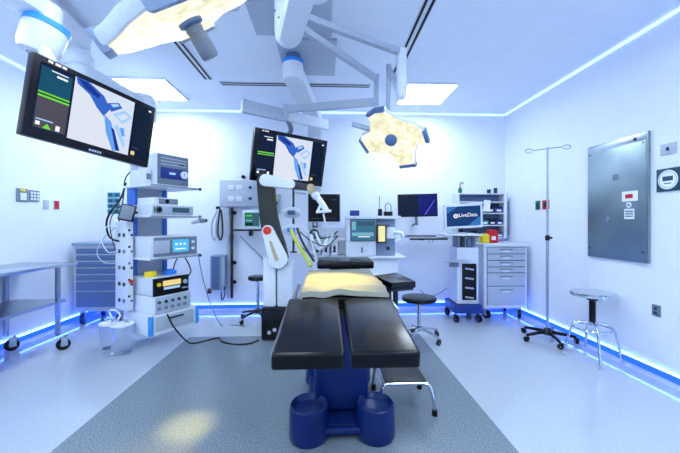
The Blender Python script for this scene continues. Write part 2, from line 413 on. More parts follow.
for x in (.015, .535): part(MB('cyanblue').box((x, .012, .262), (.045, .04, .2), .012), 'corner_bumper', drp, label='light blue corner bumper')
col = MB('lightgrey').box((.235, .47, 1.20), (.30, .12, 1.66), .01); col.m('white').cyl((.14, .46, 2.02), (.14, .46, 2.5), .045); cp = part(col, 'column', BO)
for x in (.065, .405):
    for z0, z1 in ((.37, .92), (.965, 1.36), (1.405, 1.68)):
        part(MB('royal').box((x, .45, (z0+z1)/2), (.04, .14, z1-z0), .01), 'column_edge', cp)
sv = MB('offwhite').box((-.04, .40, .86), (.06, .24, .92), .01); svp = part(sv, 'outlet_column', BO)
for i in range(5):
    for j in range(2):
        m_ = 'dark' if (i+j) % 3 else 'slate'
        part(MB(m_).cyl((-.076, .34+j*.09, .5+i*.17), (-.068, .34+j*.09, .5+i*.17), .022, n=14), 'outlet', svp)
        part(MB(m_).cyl((-.028-.024*j, .277, .5+i*.17+j*.05), (-.028-.024*j, .283, .5+i*.17+j*.05), .013, n=12), 'outlet', svp)
part(MB('red').cyl((-.035, .268, .70), (-.035, .282, .70), .02), 'red_outlet', svp, label='red outlet')
up = MB('white'); up.lathe([(.05, 2.44), (.13, 2.46), (.14, 2.56), (.14, 2.66), (.11, 2.73), (.03, 2.74)], (.19, .47, 0)); part(up, 'top_joint', BO)
E1 = BI.inverted() @ U(-2.27, 2.87, 0); E1.z = 0
la = MB('white'); la.beam((.19, .47, 2.62), (E1.x, E1.y, 2.62), .17, .13, .03); part(la, 'lower_arm', BO)
jt = MB('white'); jt.cyl((E1.x, E1.y, 2.54), (E1.x, E1.y, 2.98), .085, n=24); jt.lathe([(.1, 2.66), (.11, 2.67), (.11, 2.75), (.1, 2.76)], (E1.x, E1.y, 0)); part(jt, 'arm_pivot', BO)
E2 = BI.inverted() @ U(-2.05, 1.75, 0)
ua = MB('white'); ua.beam((E1.x, E1.y, 2.87), (E2.x, E2.y, 2.87), .2, .16, .04); part(ua, 'upper_arm', BO)
cpl = MB('white'); cpl.cyl((E2.x, E2.y, 2.78), (E2.x, E2.y, 3.0), .16, n=28); part(cpl, 'ceiling_mount', BO)

def unit(name, label, x0, x1, y0, y1, z0, z1, body='offwhite', cat='medical device'):
    t = thing(name, label, cat, BW((x0+x1)/2, (y0+y1)/2, z0), R(60)-YAW)
    w, d, h = x1-x0, y1-y0, z1-z0
    part(MB(body).box((0, 0, h/2), (w, d, h), .008), 'casing', t)
    return t, w, d, h
t, w, d, h = unit('insufflator', 'tall grey insufflator with white dial on the top shelf of the tower', .08, .44, .02, .37, 1.706, 2.03)
part(MB('grey').box((0, -d/2-.005, h/2), (w-.01, .014, h-.012), .006), 'front_panel', t)
part(MB('deepblue').box((-.0, -d/2-.014, h*.38), (w*.82, .006, h*.36), .003), 'control_panel', t)
part(MB('s_sky').box((-.02, -d/2-.018, h*.38), (.07, .003, .022), .001), 'readout', t)
dd = MB('white').cyl((.115, -d/2-.016, h*.38), (.115, -d/2-.03, h*.38), .042, n=24); dp = part(dd, 'dial', t)
part(MB('dark').box((.115, -d/2-.031, h*.395), (.006, .002, .03), 0), 'pointer', dp)
for i in range(3): part(MB('lightgrey').box((0, -d/2-.013, h*.66+i*.032), (w*.8, .004, .010), .001), 'vent_strip', t)
part(MB('dark').box((.09, -d/2-.015, h*.7), (.05, .005, .014), .001), 'connector', t)
t, w, d, h = unit('recorder', 'low white box on the top tower shelf behind the insufflator', -.0+.01, .075, .1, .37, 1.706, 1.86, 'white')
part(MB('grey').box((0, -d/2-.003, h*.5), (w*.7, .006, h*.4), .001), 'port_plate', t)
t, w, d, h = unit('light_source', 'flat grey light source with round black port on the second tower shelf', .03, .50, .02, .37, 1.39, 1.495)
part(MB('lightgrey').box((.02, -d/2-.004, h/2), (w-.05, .012, h-.016), .004), 'front_panel', t)
part(MB('s_lcd').box((.08, -d/2-.012, h*.52), (.2, .004, h*.5), .001), 'display', t)
q = MB('grey'); q.cyl((-.17, -d/2-.008, h/2), (-.17, -d/2-.02, h/2), .038, n=22); pp = part(q, 'light_port', t)
part(MB('black').cyl((-.17, -d/2-.018, h/2), (-.17, -d/2-.024, h/2), .027, n=20), 'port_opening', pp)
part(MB('green').box((-.215, -d/2-.012, h*.5), (.012, .004, h*.6), .001), 'indicator', t)
t, w, d, h = unit('camera_control_box', 'small camera control box stacked on the flat grey light source', .07, .34, .05, .36, 1.495, 1.572, 'white')
part(MB('grey').box((.02, -d/2-.004, h/2), (w-.06, .01, h-.02), .003), 'front_panel', t)
part(MB('black').cyl((0, -d/2-.01, h*.5), (0, -d/2-.016, h*.5), .022, n=18), 'camera_socket', t)
t, w, d, h = unit('camera_console', 'wide grey console with bright blue touchscreen on the third tower shelf', .015, .545, .015, .37, .95, 1.165)
q = MB('grey').box((.01, -d/2-.006, h/2), (w-.035, .02, h-.02), .012); part(q, 'front_panel', t)
part(MB('lightgrey').box((-.16, -d/2-.018, h*.5), (.17, .01, h*.62), .02), 'curved_cover', t)
part(MB('s_cyan').box((.055, -d/2-.018, h*.52), (.19, .004, h*.62), .001), 'touchscreen', t)
icon = MB('s_white')
for i in range(3): icon.box((.0+i*.05, -d/2-.021, h*.6), (.025, .002, .02), 0)
icon.box((.05, -d/2-.021, h*.36), (.12, .002, .012), 0); part(icon, 'screen_icons', t)
for i in range(2): part(MB('white').cyl((.2, -d/2-.015, h*(.35+.33*i)), (.2, -d/2-.03, h*(.35+.33*i)), .016, n=14), 'socket', t)
t, w, d, h = unit('electrosurgical_generator', 'black fronted generator with amber display low on the left tower', .03, .43, .01, .37, .555, .74)
part(MB('black').box((0, -d/2-.006, h/2), (w-.004, .02, h-.004), .006), 'front_panel', t)
part(MB('s_amber').box((-.0, -d/2-.018, h*.66), (.20, .004, h*.3), .001), 'display', t)
part(MB('s_sky').box((0, -d/2-.018, h*.38), (.18, .004, h*.14), .001), 'lower_display', t)
part(MB('yellow').cyl((-.145, -d/2-.014, h*.64), (-.145, -d/2-.03, h*.64), .02, n=16), 'yellow_socket', t)
part(MB('lightgrey').cyl((.15, -d/2-.014, h*.6), (.15, -d/2-.03, h*.6), .022, n=16), 'knob', t)
bt = MB('lightgrey')
for i in range(3): bt.box((.125+i*.026, -d/2-.018, h*.25), (.016, .004, .014), .001)
part(bt, 'button_row', t)
t, w, d, h = unit('smoke_evacuator', 'pale device with rows of small knobs under the black fronted generator', .025, .45, .0, .37, .37, .553, 'white')
part(MB('lightgrey').box((.01, -d/2-.004, h/2), (w-.03, .012, h-.02), .004), 'front_panel', t)
for i in range(5):
    part(MB('dark' if i % 2 else 'green').cyl((-.15+i*.072, -d/2-.01, h*.66), (-.15+i*.072, -d/2-.024, h*.66), .017, n=12), 'knob', t)
    part(MB('grey').box((-.15+i*.072, -d/2-.012, h*.3), (.04, .005, .03), .002), 'socket_plate', t)
# loose things lying on the generator
c = BW(.1, .16, .742); s = MB('yellow')
for i in range(4): s.torus(c+Vector((0, 0, .008+.012*i)), .055-.004*(i % 2), .008, 26, 8)
solo(s, 'cable_coil', 'yellow coiled lead lying on top of the generator', 'cable', c)
c = BW(.3, .14, .742); s = MB('blue'); s.box(c+Vector((0, 0, .022)), (.13, .06, .043), .012, (0, 0, R(58))); s.box(c+Vector((0, 0, .05)), (.06, .03, .02), .006, (0, 0, R(58)))
solo(s, 'foot_switch', 'small bright blue block lying on top of the generator', 'device', c)
# handset on the left
t = thing('touch_panel', 'tilted grey tablet in a dark frame left of the equipment tower', 'tablet', (0, 0, 0),
          mw=Matrix.Translation(P(127, 212.5, 3.30)) @ cam_rot(-12, 12, 22))
part(MB('black').box((0, .012, 0), (.135, .024, .17), .008), 'frame', t)
part(MB('grey').box((0, -.002, 0), (.11, .006, .142), .001), 'screen', t)
q = MB('dark'); q.tube([(0.03, .02, 0), (.06, .035, .02), (.075, .05, .03)], .012, 8); part(q, 'bracket', t)
# cables at the tower
def cable(label, pts, r, m='black', name='cable', cat='cable', group=None, n=8):
    pts = [Vector(p) for p in pts]; s = MB(m).tube(pts, r, n)
    return solo(s, name, label, cat, pts[0], group)
cable('thick black cable loop hanging left of the grey tablet', [P(126, 183, 3.62), P(121, 198, 3.56), P(112, 210, 3.5), P(106.5, 222, 3.47), P(109, 236, 3.46), P(118, 241, 3.46), P(127, 239, 3.47), P(132, 226, 3.47), P(133, 213, 3.48)], .010)
cable('thin black cable curving beside the tower outlets', [P(130, 172, 3.72), P(125, 180, 3.66), P(123, 200, 3.6), P(119, 222, 3.55), P(122, 235, 3.5), P(128, 226, 3.46)], .007)
cable('pale thin cable looping low beside the tower outlets', [P(118, 225, 3.52), P(104, 238, 3.5), P(97, 252, 3.5), P(103, 262, 3.5), P(116, 263, 3.5), P(121, 258, 3.52)], .006, 'lightgrey')
cable('white thin cable looping under the black cable loop', [P(122, 228, 3.48), P(108, 226, 3.45), P(101, 238, 3.45), P(108, 252, 3.45), P(119, 250, 3.46), P(121, 246, 3.5)], .005, 'white')
cable('black cord arching above the generator at the tower', [BW(.43, .30, .68), BW(.47, .3, .85), BW(.5, .22, .93), BW(.52, .15, .86), BW(.5, .06, .76), BW(.44, .03, .70)], .007)
cable('grey cord hanging from the third tower shelf to the floor', [P(198, 253, 3.74), P(201, 270, 3.80), P(206, 290, 3.92), P(212, 308, 4.05), P(222, 326, 4.17) + Vector((0, 0, .0)), U(-1.35, 4.2, .008), U(-1.2, 4.16, .008)], .006, 'grey')
cable('black power cord lying across the floor from tower to robot arm', [BW(.16, -.03, .36), BW(.2, -.09, .22), BW(.3, -.15, .06), BW(.4, -.16, .008)] + [U(xc, d_, .008) for xc, d_ in ((-1.38, 3.72), (-1.28, 3.6), (-1.12, 3.53), (-.98, 3.55), (-.90, 3.66))], .008)
c = BW(.52, .02, 1.365)
t = thing('camera_head_holder', 'small grey camera head hanging at the right end of the second tower shelf', 'camera head', BW(.56, -.045, 1.30), R(60)-YAW)
part(MB('grey').box((0, 0, .03), (.07, .05, .05), .012), 'camera_body', t); part(MB('lightgrey').cyl((-.04, 0, .025), (-.12, 0, .005), .022, .016), 'coupler', t); part(MB('dark').cyl((.03, 0, .03), (.07, 0, .035), .018), 'lens_end', t)
part(MB('steel').tube([(0, .0, .055), (0, .02, .075), (.005, .03, .092)], .006), 'hook', t)
cable('black cable bundle hanging behind the tablet at the tower', [P(131, 214, 3.5), P(129, 228, 3.5), P(124, 243, 3.5), P(127, 256, 3.47), P(131, 262, 3.44)], .009)
cable('thin dark cable swinging wide left of the tower', [P(122, 205, 3.56), P(113, 214, 3.5), P(110, 226, 3.48), P(114, 246, 3.48), P(121, 262, 3.5)], .005, 'dark')
# canisters
def canister(c, r, h, label):
    t = thing('suction_canister', label, 'canister', c, group='clear suction canisters on the floor')
    part(MB('tray').lathe([(r*.88, 0.001), (r*.9, .004), (r, h*.9), (r, h)], (0, 0, 0)), 'jar', t)
    part(MB('white').lathe([(r*.98, h), (r*1.06, h+.004), (r*1.06, h+.02), (r*.7, h+.035), (r*.2, h+.04)], (0, 0, 0)), 'lid', t)
    q = MB('lightgrey'); q.cyl((r*.4, 0, h+.03), (r*.4, 0, h+.065), .014, n=12); q.cyl((-r*.4, 0, h+.03), (-r*.4, 0, h+.065), .014, n=12); part(q, 'port', t)
canister(U(-2.42, 3.46), .088, .24, 'clear suction canister on the floor, the left one of two')
canister(U(-2.20, 3.33), .1, .27, 'clear suction canister on the floor next to the drawer unit of the tower')
cable('white suction tube arching between the two clear canisters', [U(-2.42+.035, 3.46, .30), U(-2.42, 3.46, .38), U(-2.33, 3.42, .40), U(-2.24, 3.36, .37), U(-2.2-.04, 3.33, .335)], .009, 'white', 'suction_tube', 'tube')

# ------------------------------------------------------------------ stainless table, far left
TX0, TX1, TY0, TY1 = -3.285, -2.72, 1.5, 3.74
t = thing('steel_table', 'long stainless steel table on casters against the left wall', 'table', ((TX0+TX1)/2, (TY0+TY1)/2, 0))
part(MB('tabletop').ext(TX0, TX1, TY0, TY1, .85, .88, .006), 'tabletop', t, True)
part(MB('steel').ext(TX0+.04, TX1-.02, TY0+.12, TY1-.14, .475, .505, .005), 'lower_shelf', t, True)
for x in (TX0+.03, TX1-.025):
    for y in (TY0+.14, TY1-.24):
        part(MB('steel').box((x, y, .50), (.036, .036, .70), .006), 'leg', t, True)
        caster(t, (x+.04, y+.02, 0), .06, .034, R(-52), 'black')
# grey cart in the back left corner
def drawer_cart(label, x0, x1, y0, y1, z0, z1, lines, body, face, top, legz, wheel='black', hm='grey'):
    t = thing('supply_cart', label, 'cart', ((x0+x1)/2, (y0+y1)/2, 0))
    part(MB(body).ext(x0, x1, y0, y1, z0, z1-.04, .012), 'cabinet', t, True)
    part(MB(top).ext(x0-.012, x1+.012, y0-.02, y1+.01, z1-.04, z1, .014), 'top', t, True)
    part(MB('dark' if face == 'lightgrey' else 'lightgrey').ext(x0+.04, x1-.03, y0-.004, y0+.02, lines[-1], lines[0], .002), 'front_recess', t, True)
    for a, b in zip(lines[:-1], lines[1:]):
        p_ = part(MB(face).ext(x0+.045, x1-.035, y0-.016, y0+.01, b+(.005 if face == 'lightgrey' else .011), a-.005, .004), 'drawer', t, True)
        q = MB(hm); xm = (x0+x1)/2; zz = a-.03 if a-b < .14 else a-.05
        q.ext(xm-.09, xm+.09, y0-.028, y0-.014, zz-.006, zz+.008, .004); q.m('white')
        if face == 'lightgrey': q.ext(xm-.05, xm+.05, y0-.019, y0-.0165, zz-.03, zz-.014, .001)
        part(q, 'drawer_handle', p_, True)
    for x in (x0+.07, x1-.07):
        for y in (y0+.07, y1-.07): caster(t, (x, y, 0), legz*.40, .034, R(20 if x < (x0+x1)/2 else -25), wheel)
    return t
z_ = [.985, .90, .815, .73, .645, .56, .43, .22]
drawer_cart('blue grey drawer cart in the back left corner behind the steel table', -3.23, -2.60, 4.36, 4.9, .17, 1.055, z_, 'lightgrey', 'slate', 'bluegrey', .17, 'deepblue', 'slate')  # deep blue wheels carry the LED strip's blue light in their colour
# wall fittings, left
def plate(label, a, b, wall, m='lightgrey', thick=.012, name='wall_plate', cat='wall plate', bits=(), group=None):
    a, b = Vector(a), Vector(b); c = (a+b)/2
    if wall == 'L': cz = (ROOM_L+thick/2+.0005, c.y, c.z); sz = (thick, abs(a.y-b.y), abs(a.z-b.z))
    elif wall == 'R': cz = (ROOM_R-thick/2-.0005, c.y, c.z); sz = (thick, abs(a.y-b.y), abs(a.z-b.z))
    else: cz = (c.x, ROOM_B-thick/2-.0005, c.z); sz = (abs(a.x-b.x), thick, abs(a.z-b.z))
    t = thing(name, label, cat, cz, group=group)
    part(MB(m).box((0, 0, 0), sz, .003), 'face_plate', t)
    for nm, bm_, u, v, su, sv in bits:
        off = thick/2+.002
        if wall == 'L': q = MB(bm_).box((off, u*sz[1], v*sz[2]), (.006, su*sz[1], sv*sz[2]), .001)
        elif wall == 'R': q = MB(bm_).box((-off, -u*sz[1], v*sz[2]), (.006, su*sz[1], sv*sz[2]), .001)
        else: q = MB(bm_).box((u*sz[0], -off, v*sz[2]), (su*sz[0], .006, sv*sz[2]), .001)
        part(q, nm, t)
    return t
plate('grey control plate with yellow tab on the left wall', on_left(16, 188), on_left(27, 202), 'L', 'grey', bits=(('yellow_tab', 'yellow', 0, .38, .5, .16), ('key', 'white', .05, -.1, .55, .55)))
plate('grey keypad plate with many white keys on the left wall', on_left(28.5, 190), on_left(38.5, 202), 'L', 'grey', bits=tuple(('key', 'white', u, v, .18, .2) for u in (-.3, 0, .3) for v in (-.28, 0, .28)))
plate('blank light grey plate on the left wall beside the red outlet', on_left(43, 200), on_left(48, 209), 'L', 'lightgrey')
plate('red outlet on a pale plate on the left wall', on_left(52.5, 200), on_left(58.5, 210), 'L', 'white', bits=(('red_outlet', 'red', 0, 0, .8, .86), ('slot', 'dark', 0, .1, .25, .3)))
for k, (y0, y1) in enumerate(((192.5, 197.5), (198.3, 203.0), (203.8, 208.5), (209.3, 214))):
    plate(['teal outlet plate on the back wall behind the tower, topmost of four', 'teal outlet plate on the back wall behind the tower, second from top', 'teal outlet plate on the back wall behind the tower, third from top', 'teal outlet plate on the back wall behind the tower, lowest of four'][k],
          on_back(108, y0), on_back(120.5, y1), 'B', 'teal', group='stacked teal outlet plates', bits=(('outlet', 'dteal', -.25, 0, .3, .5), ('outlet', 'dteal', .25, 0, .3, .5)))

# ------------------------------------------------------------------ service rails on the back wall
sc_ = on_back(240, 193)
a, b = on_back(222, 181), on_back(262, 207)
t = thing('gas_outlet_panel', 'grey gas outlet panel with two rows of ports on the back wall', 'outlet panel', ((a.x+b.x)/2, ROOM_B-.06, (a.z+b.z)/2))
w, h = b.x-a.x, a.z-b.z
part(MB('lightgrey').box((0, .0, 0), (w, .11, h), .008), 'housing', t)
for v in (-.2, .22):
    for u in (-.22, -.02): part(MB('offwhite').box((u*w, -.058, v*h), (.09, .008, .075), .004), 'gas_port', t)
    part(MB('dark').cyl((.25*w, -.054, v*h), (.25*w, -.075, v*h), .022, n=14), 'outlet', t)
def rail(px, label, m):
    p = on_back(px, 207.5, ROOM_B-.06); q = on_back(px, 298, ROOM_B-.06)
    t = thing('equipment_rail', label, 'wall rail', (p.x, p.y, q.z))
    part(MB(m).box((0, .0, (p.z-q.z)/2), (.035, .03, p.z-q.z), .004), 'rail_bar', t)
    for z in (.15, .9): part(MB('steel').box((0, .036, z), (.03, .044, .04), .003), 'wall_bracket', t)
    return t, p, q
t1_, p1, q1 = rail(228, 'pale vertical equipment rail on the back wall, left of the dark rail', 'lightgrey')
t2_, p2, q2 = rail(231.8, 'dark vertical equipment rail hanging below the gas outlet panel', 'dark')
for py in (213, 262, 281):
    c = on_back(233.8, py, ROOM_B-.05)
    k = MB('steel').box((.03, -.012, c.z-q2.z), (.03, .05, .04), .004); kp = part(k, 'clamp', t2_)
    part(MB('black').cyl((.035, -.05, c.z-q2.z), (.07, -.085, c.z-q2.z), .026, n=16), 'clamp_knob', kp)
for py in (180,):
    pass
t = thing('wall_fixture', 'black round fixture on the back wall above the gas outlet panel', 'fixture', on_back(243.5, 177, ROOM_B-.03))
part(MB('black').cyl((0, -.02, 0), (0, .03, 0), .027, n=18), 'knob_cap', t)
t = thing('wall_hook', 'black round hook on the back wall left of the hanging hoses', 'hook', on_back(218, 208, ROOM_B-.03))
part(MB('black').cyl((0, -.025, 0), (0, .03, 0), .026, n=18), 'hook_cap', t)
c0, c1 = on_back(210.5, 255.5, ROOM_B-.17), on_back(225.5, 290, ROOM_B-.17)
t = thing('grey_wall_box', 'tall blue grey box hanging on the back wall beside the rails', 'box', ((c0.x+c1.x)/2, ROOM_B-.10, c1.z))
w, h = c1.x-c0.x, c0.z-c1.z
part(MB('bluegrey').box((0, 0, h/2), (w, .17, h), .01), 'box_body', t); part(MB('slate').box((-.03, -.088, h/2), (w*.5, .008, h*.94), .003), 'front_flap', t); part(MB('lightgrey').box((w*.36, -.088, h/2), (w*.2, .008, h*.94), .003), 'edge_strip', t)
t = thing('wall_receptacle', 'small dark red receptacle on the back wall below the blue grey box', 'receptacle', on_back(209.5, 291, ROOM_B-.03))
part(MB('dark').box((0, 0, 0), (.05, .05, .07), .006), 'socket_body', t); part(MB('red').box((0, -.028, .015), (.03, .008, .02), .002), 'indicator', t)
# hanging hoses
for k, (x, m_, lb) in enumerate(((214.5, 'lightgrey', 'grey hose looped on the back wall left of the rails, outer loop'), (217.8, 'white', 'white hose looped on the back wall left of the rails, middle loop'), (220.5, 'dark', 'dark hose looped on the back wall beside the pale rail'))):
    y = ROOM_B-.05-.03*k
    cable(lb, [on_back(218+k, 209, y), on_back(x-2.2, 222, y), on_back(x-2.6, 234, y), on_back(x, 240, y), on_back(x+2.0, 233, y), on_back(x+1.6, 220, y), on_back(219+k, 210, y)], .012, m_, 'hanging_hose', 'hose', 'looped wall hoses')
cable('black cord hanging from the blue grey wall box', [on_back(224, 286, ROOM_B-.2), on_back(225, 294, ROOM_B-.2), on_back(222, 300, ROOM_B-.16), on_back(221, 292, ROOM_B-.1)], .008, 'black', 'hanging_cable')
# patient monitor
mw = Matrix.Translation(P(252, 219.5, 4.55)) @ cam_rot(0, 0, 4)
t = thing('patient_monitor', 'small patient monitor with green screen on the wall shelf beside the robot arm', 'monitor', (0, 0, 0), mw=mw)
part(MB('offwhite').box((0, .06, 0), (.26, .12, .27), .02), 'housing', t)
s = MB(); rect_uv(s, .2, .19, 's_dgreen', 0, 0, 1, 1, -.002); rect_uv(s, .2, .19, 's_lcd', .55, .1, .95, .9, -.0026); rect_uv(s, .2, .19, 's_green', .08, .2, .5, .26, -.003); rect_uv(s, .2, .19, 's_sky', .08, .55, .5, .6, -.003); rect_uv(s, .2, .19, 's_black', .05, .75, .55, .92, -.003)
part(s, 'screen', t)
c = P(245.5, 230.2, 4.58)
solo(MB('dark').ext(c.x-.19, c.x+.2, c.y-.02, ROOM_B-.09, c.z-.012, c.z+.012, .005).ext(c.x-.02, c.x+.02, ROOM_B-.12, ROOM_B-.002, c.z-.09, c.z-.013, .004), 'wall_shelf', 'dark shelf holding the small green patient monitor', 'shelf', c)
cable('thin grey cord sagging across the back wall behind the robot arm', [on_back(240, 236, ROOM_B-.02), on_back(250, 246, ROOM_B-.02), on_back(262, 258, ROOM_B-.02), on_back(268, 270, ROOM_B-.02)], .006, 'grey', 'hanging_cable')

# ------------------------------------------------------------------ ceiling hub, surgical lights, monitor two
HX, HD = -.384, 2.44
t = thing('ceiling_hub', 'round white ceiling hub from which the lamp and monitor arms fan out', 'ceiling mount', U(HX, HD, 3.0))
part(MB('lightgrey').ext(-.62, .05, 2.05, 2.98, 2.982, 2.999, .004), 'ceiling_plate', t, True)
hb = MB('white').lathe([(.02, -.385), (.06, -.375), (.092, -.34), (.1, -.28), (.1, -.02), (.12, -.018)]); hp = part(hb, 'hub_column', t)
for k in range(5):
    a_ = R(-150+k*26); q = MB('grey'); v = Vector((math.cos(a_), math.sin(a_), 0)); q.cyl(v*.098+Vector((0, 0, -.16-.07*(k % 2))), v*.103+Vector((0, 0, -.16-.07*(k % 2))), .01, n=10); part(q, 'bolt', hp)
t = thing('boom_ceiling_cover', 'pale square ceiling cover behind the central hub with short boom', 'ceiling mount', U(-.40, 3.35, 3.0))
part(MB('lightgrey').ext(-.46, .10, 3.02, 3.72, 2.962, 2.999, .006), 'cover_plate', t, True)
# anaesthesia boom with blue ring
KB = U(-.463, 3.25, 2.79); KE = U(-.36, 4.66, 2.79)
t = thing('anaesthesia_boom', 'thick white boom arm with blue ring leading to the column beside the anaesthesia machine', 'boom', Vector((KE.x, KE.y, .9)))
q = MB('white'); q.lathe([(.03, -.08), (.085, -.075), (.10, -.04), (.10, .075)], KB); kk = part(q, 'pivot', t, True)
part(MB('blue').lathe([(.1, .075), (.105, .078), (.105, .105), (.1, .108)], KB), 'blue_ring', kk, True)
part(MB('slate').lathe([(.07, .108), (.07, .17)], KB), 'neck', kk, True)
part(MB('white').beam(KB+Vector((0, .05, 0)), KE, .21, .13, .03), 'boom_arm', t, True)
part(MB('white').lathe([(.02, -.16), (.09, -.15), (.1, -.05), (.1, .06), (.05, .07)], KE), 'end_joint', t, True)
co = part(MB('offwhite').ext(KE.x-.1, KE.x+.1, KE.y-.02, KE.y+.14, .92, 2.64, .012), 'column', t, True)
part(MB('grey').ext(KE.x-.03, KE.x+.05, KE.y-.03, KE.y-.019, 1.24, 1.52, .004), 'outlet_strip', co, True)
for i in range(3): part(MB('white').cyl((KE.x+.01, KE.y-.03, 1.29+i*.09), (KE.x+.01, KE.y-.042, 1.29+i*.09), .02, n=12), 'gas_port', co, True)
part(MB('white').ext(KE.x-.3, KE.x-.09, KE.y-.45, KE.y+.1, .895, .915, .005), 'shelf', t, True)
pole = U(-.615, 4.36, 0)
t = thing('infusion_pole', 'steel pole with two oval pumps behind the robot arm', 'pole', (pole.x, pole.y, .917))
part(MB('dark').cyl((0, 0, 0), (0, 0, .9), .014, n=12), 'pole_shaft', t)
part(MB('dark').lathe([(.05, 0), (.05, .012), (.02, .016)]), 'foot_plate', t)
part(MB('steel').box((.07, .16, .8), (.03, .30, .03), .004, (0, 0, R(-28))), 'pole_bracket', t)
for z in (1.44, 1.22):
    t = thing('infusion_pump', 'white oval pump with blue display, %s of two on the pole' % ('upper' if z > 1.3 else 'lower'), 'pump', U(-.625, 4.28, z), -YAW, 'oval pumps on the pole')
    part(MB('offwhite').ball((0, 0, 0), .12, (1, .45, .62), 20), 'shell', t); part(MB('blue' if z < 1.3 else 'slate').box((0, -.05, 0), (.10, .03, .055), .01), 'display', t)
    part(MB('grey').box((.012, .05, 0), (.03, .026, .03), .004), 'pole_clamp', t)
# things hung left of the monitor
t = thing('gas_flow_block', 'pale flow meter block with green and yellow knobs behind the robot arm top', 'device', U(-.84, 4.38, 1.46), -YAW)
part(MB('lightgrey').box((0, .05, .1), (.10, .1, .26), .012), 'block', t)
for i, m_ in enumerate(('lime', 'dark', 'lime')): part(MB(m_).cyl((-.01, -.0, .03+i*.075), (-.01, -.035, .03+i*.075), .028, n=14), 'knob', t)
part(MB('steel').cyl((0, .05, -.02), (0, .05, -.55), .012, n=10), 'hanger_tube', t)
cable('lime yellow hose running down beside the head end of the table', [P(291, 229, 3.85), P(294, 237, 3.8), P(300, 248, 3.72), P(307, 259, 3.6), P(311, 266, 3.5)], .022, 'lime', 'hose', 'hose')
cable('dark hose running along the lime yellow hose', [P(297, 228, 3.76), P(301, 239, 3.69), P(307, 250, 3.60), P(314, 261, 3.47)], .013, 'dark', 'hose', 'hose')
# arm A + lamp heads
OUT = [(-.1997,.1709)]
LAMP_PX = [(105,105),(150,75),(220,65),(265,100),(320,128),(430,160),(480,200),(505,280),(440,295),(425,350),(425,425),(320,437),(290,395),(262,355),(180,350),(115,345),(62,265),(70,235),(120,210),(125,150)]
def frame_of(n, upish=Vector((0, 0, 1))):
    z = n.normalized(); x = upish.cross(z).normalized(); y = z.cross(x); return Matrix((x, y, z)).transposed()
def camdir(v): return Vector((v[1]*sn+v[0]*cs, v[1]*cs-v[0]*sn, v[2]))
LB_C = P(391, 140, 3.0); LB_N = camdir((-.27, -.74, -.60)).normalized()
FB = frame_of(LB_N)
CAM = Vector((0, 0, EYE)); outline = []
for x, y in LAMP_PX:
    d_ = (P(350+x/6.47, 100+y/6.47, 3.0)-CAM).normalized(); k = (LB_C-CAM).dot(LB_N)/d_.dot(LB_N)
    q = FB.transposed() @ (CAM+d_*k-LB_C); outline.append((q.x, q.y))
def lamp(label, center, n, spin, outline, handle):
    mw = Matrix.Translation(center) @ (frame_of(n) @ Matrix.Rotation(spin, 3, 'Z')).to_4x4()
    t = thing('surgical_light', label, 'surgical light', (0, 0, 0), mw=mw)
    part(MB('white').prism(outline, -.075, -.012, None, .018), 'lamp_head', t)
    inner = [(x*.95, y*.95) for x, y in outline]
    part(MB('lens').prism(inner, -.02, -.002, None, .004), 'lens', t)
    n_ = len(outline)
    for ids in ((0, 1, 2), (6, 7), (10, 11), (15, 16)):
        pts = [outline[i] for i in ids]; o = [(x*1.04, y*1.04) for x, y in pts]; i_ = [(x*.93, y*.93) for x, y in pts]
        part(MB('bluegrey' if handle else 'slate').prism(o+i_[::-1], -.085, .006, None, .006), 'end_cap', t)
    hd = MB('slate').lathe([(.055, -.004), (.055, .012), (.04, .02)], (0, 0, 0)); hp = part(hd, 'handle_base', t)
    if handle: part(MB('grey').lathe([(.036, .02), (.04, .03), (.036, .05), (.04, .055), (.041, .15), (.034, .16), (.01, .162)], (0, 0, 0)), 'sterile_handle', hp)
    hb = MB('lightgrey'); hb.tube([(-.17, .10, -.035), (-.24, .13, -.035), (-.345, .175, -.03)], .024, 10); part(hb, 'side_grip', t)
    hub = MB('white').lathe([(.02, -.15), (.07, -.14), (.09, -.07), (.09, -.06)]); part(hub, 'rear_hub', t)
    return t
lb = lamp('yellowish surgical light with lobed head facing the room, right of the hub', LB_C, LB_N, 0, outline, False)
# arm of lamp B
hub_w = U(HX, HD, 2.80)
J3 = P(401.5, 57, 2.9); J3b = P(401.5, 95, 2.9)
q = MB('lightgrey'); q.beam(hub_w+Vector((.11, .02, .045)), Vector((J3.x, J3.y, 2.80)), .055, .05, .01); part(q, 'hub_arm', lb, True)
q = MB('offwhite'); q.cyl((J3.x, J3.y, 2.83), J3b, .045, n=18); q.ball(J3b, .046); part(q, 'drop_tube', lb, True)
Tp = P(388.5, 68, 3.14); Tb = P(388.5, 112, 3.14)
q = MB('lightgrey'); q.beam(J3b, Tp, .04, .045, .01); q.cyl(Tp+Vector((0, 0, .03)), Vector((Tp.x, Tp.y, LB_C.z+.14)), .024, n=14)
q.tube([Vector((Tp.x, Tp.y, LB_C.z+.16)), Vector((Tp.x, Tp.y+.03, LB_C.z+.06)), LB_C-LB_N*.13], .026, 12); part(q, 'yoke', lb, True)
LA_C = P(190, 22, 1.48); LA_N = camdir((.42, .43, -.78)).normalized()
big = list(outline); big[8] = (.29, -.11); big[9] = (.255, -.2); big = [(x*1.2, y*1.2) for x, y in big]
la_ = lamp('large near surgical light with grey handle at the top of the picture', LA_C, LA_N, R(282), big, True)
q = MB('white'); pA = U(-.12, 1.62, 2.70)
q.beam(hub_w+(pA-hub_w).normalized()*.08+Vector((0, 0, -.14)), pA, .16, .13, .03); q.cyl(pA+Vector((0, 0, -.28)), pA+Vector((0, 0, .08)), .07, n=20)
part(q, 'hub_arm', la_, True)
q = MB('white'); eA = LA_C-LA_N*.17
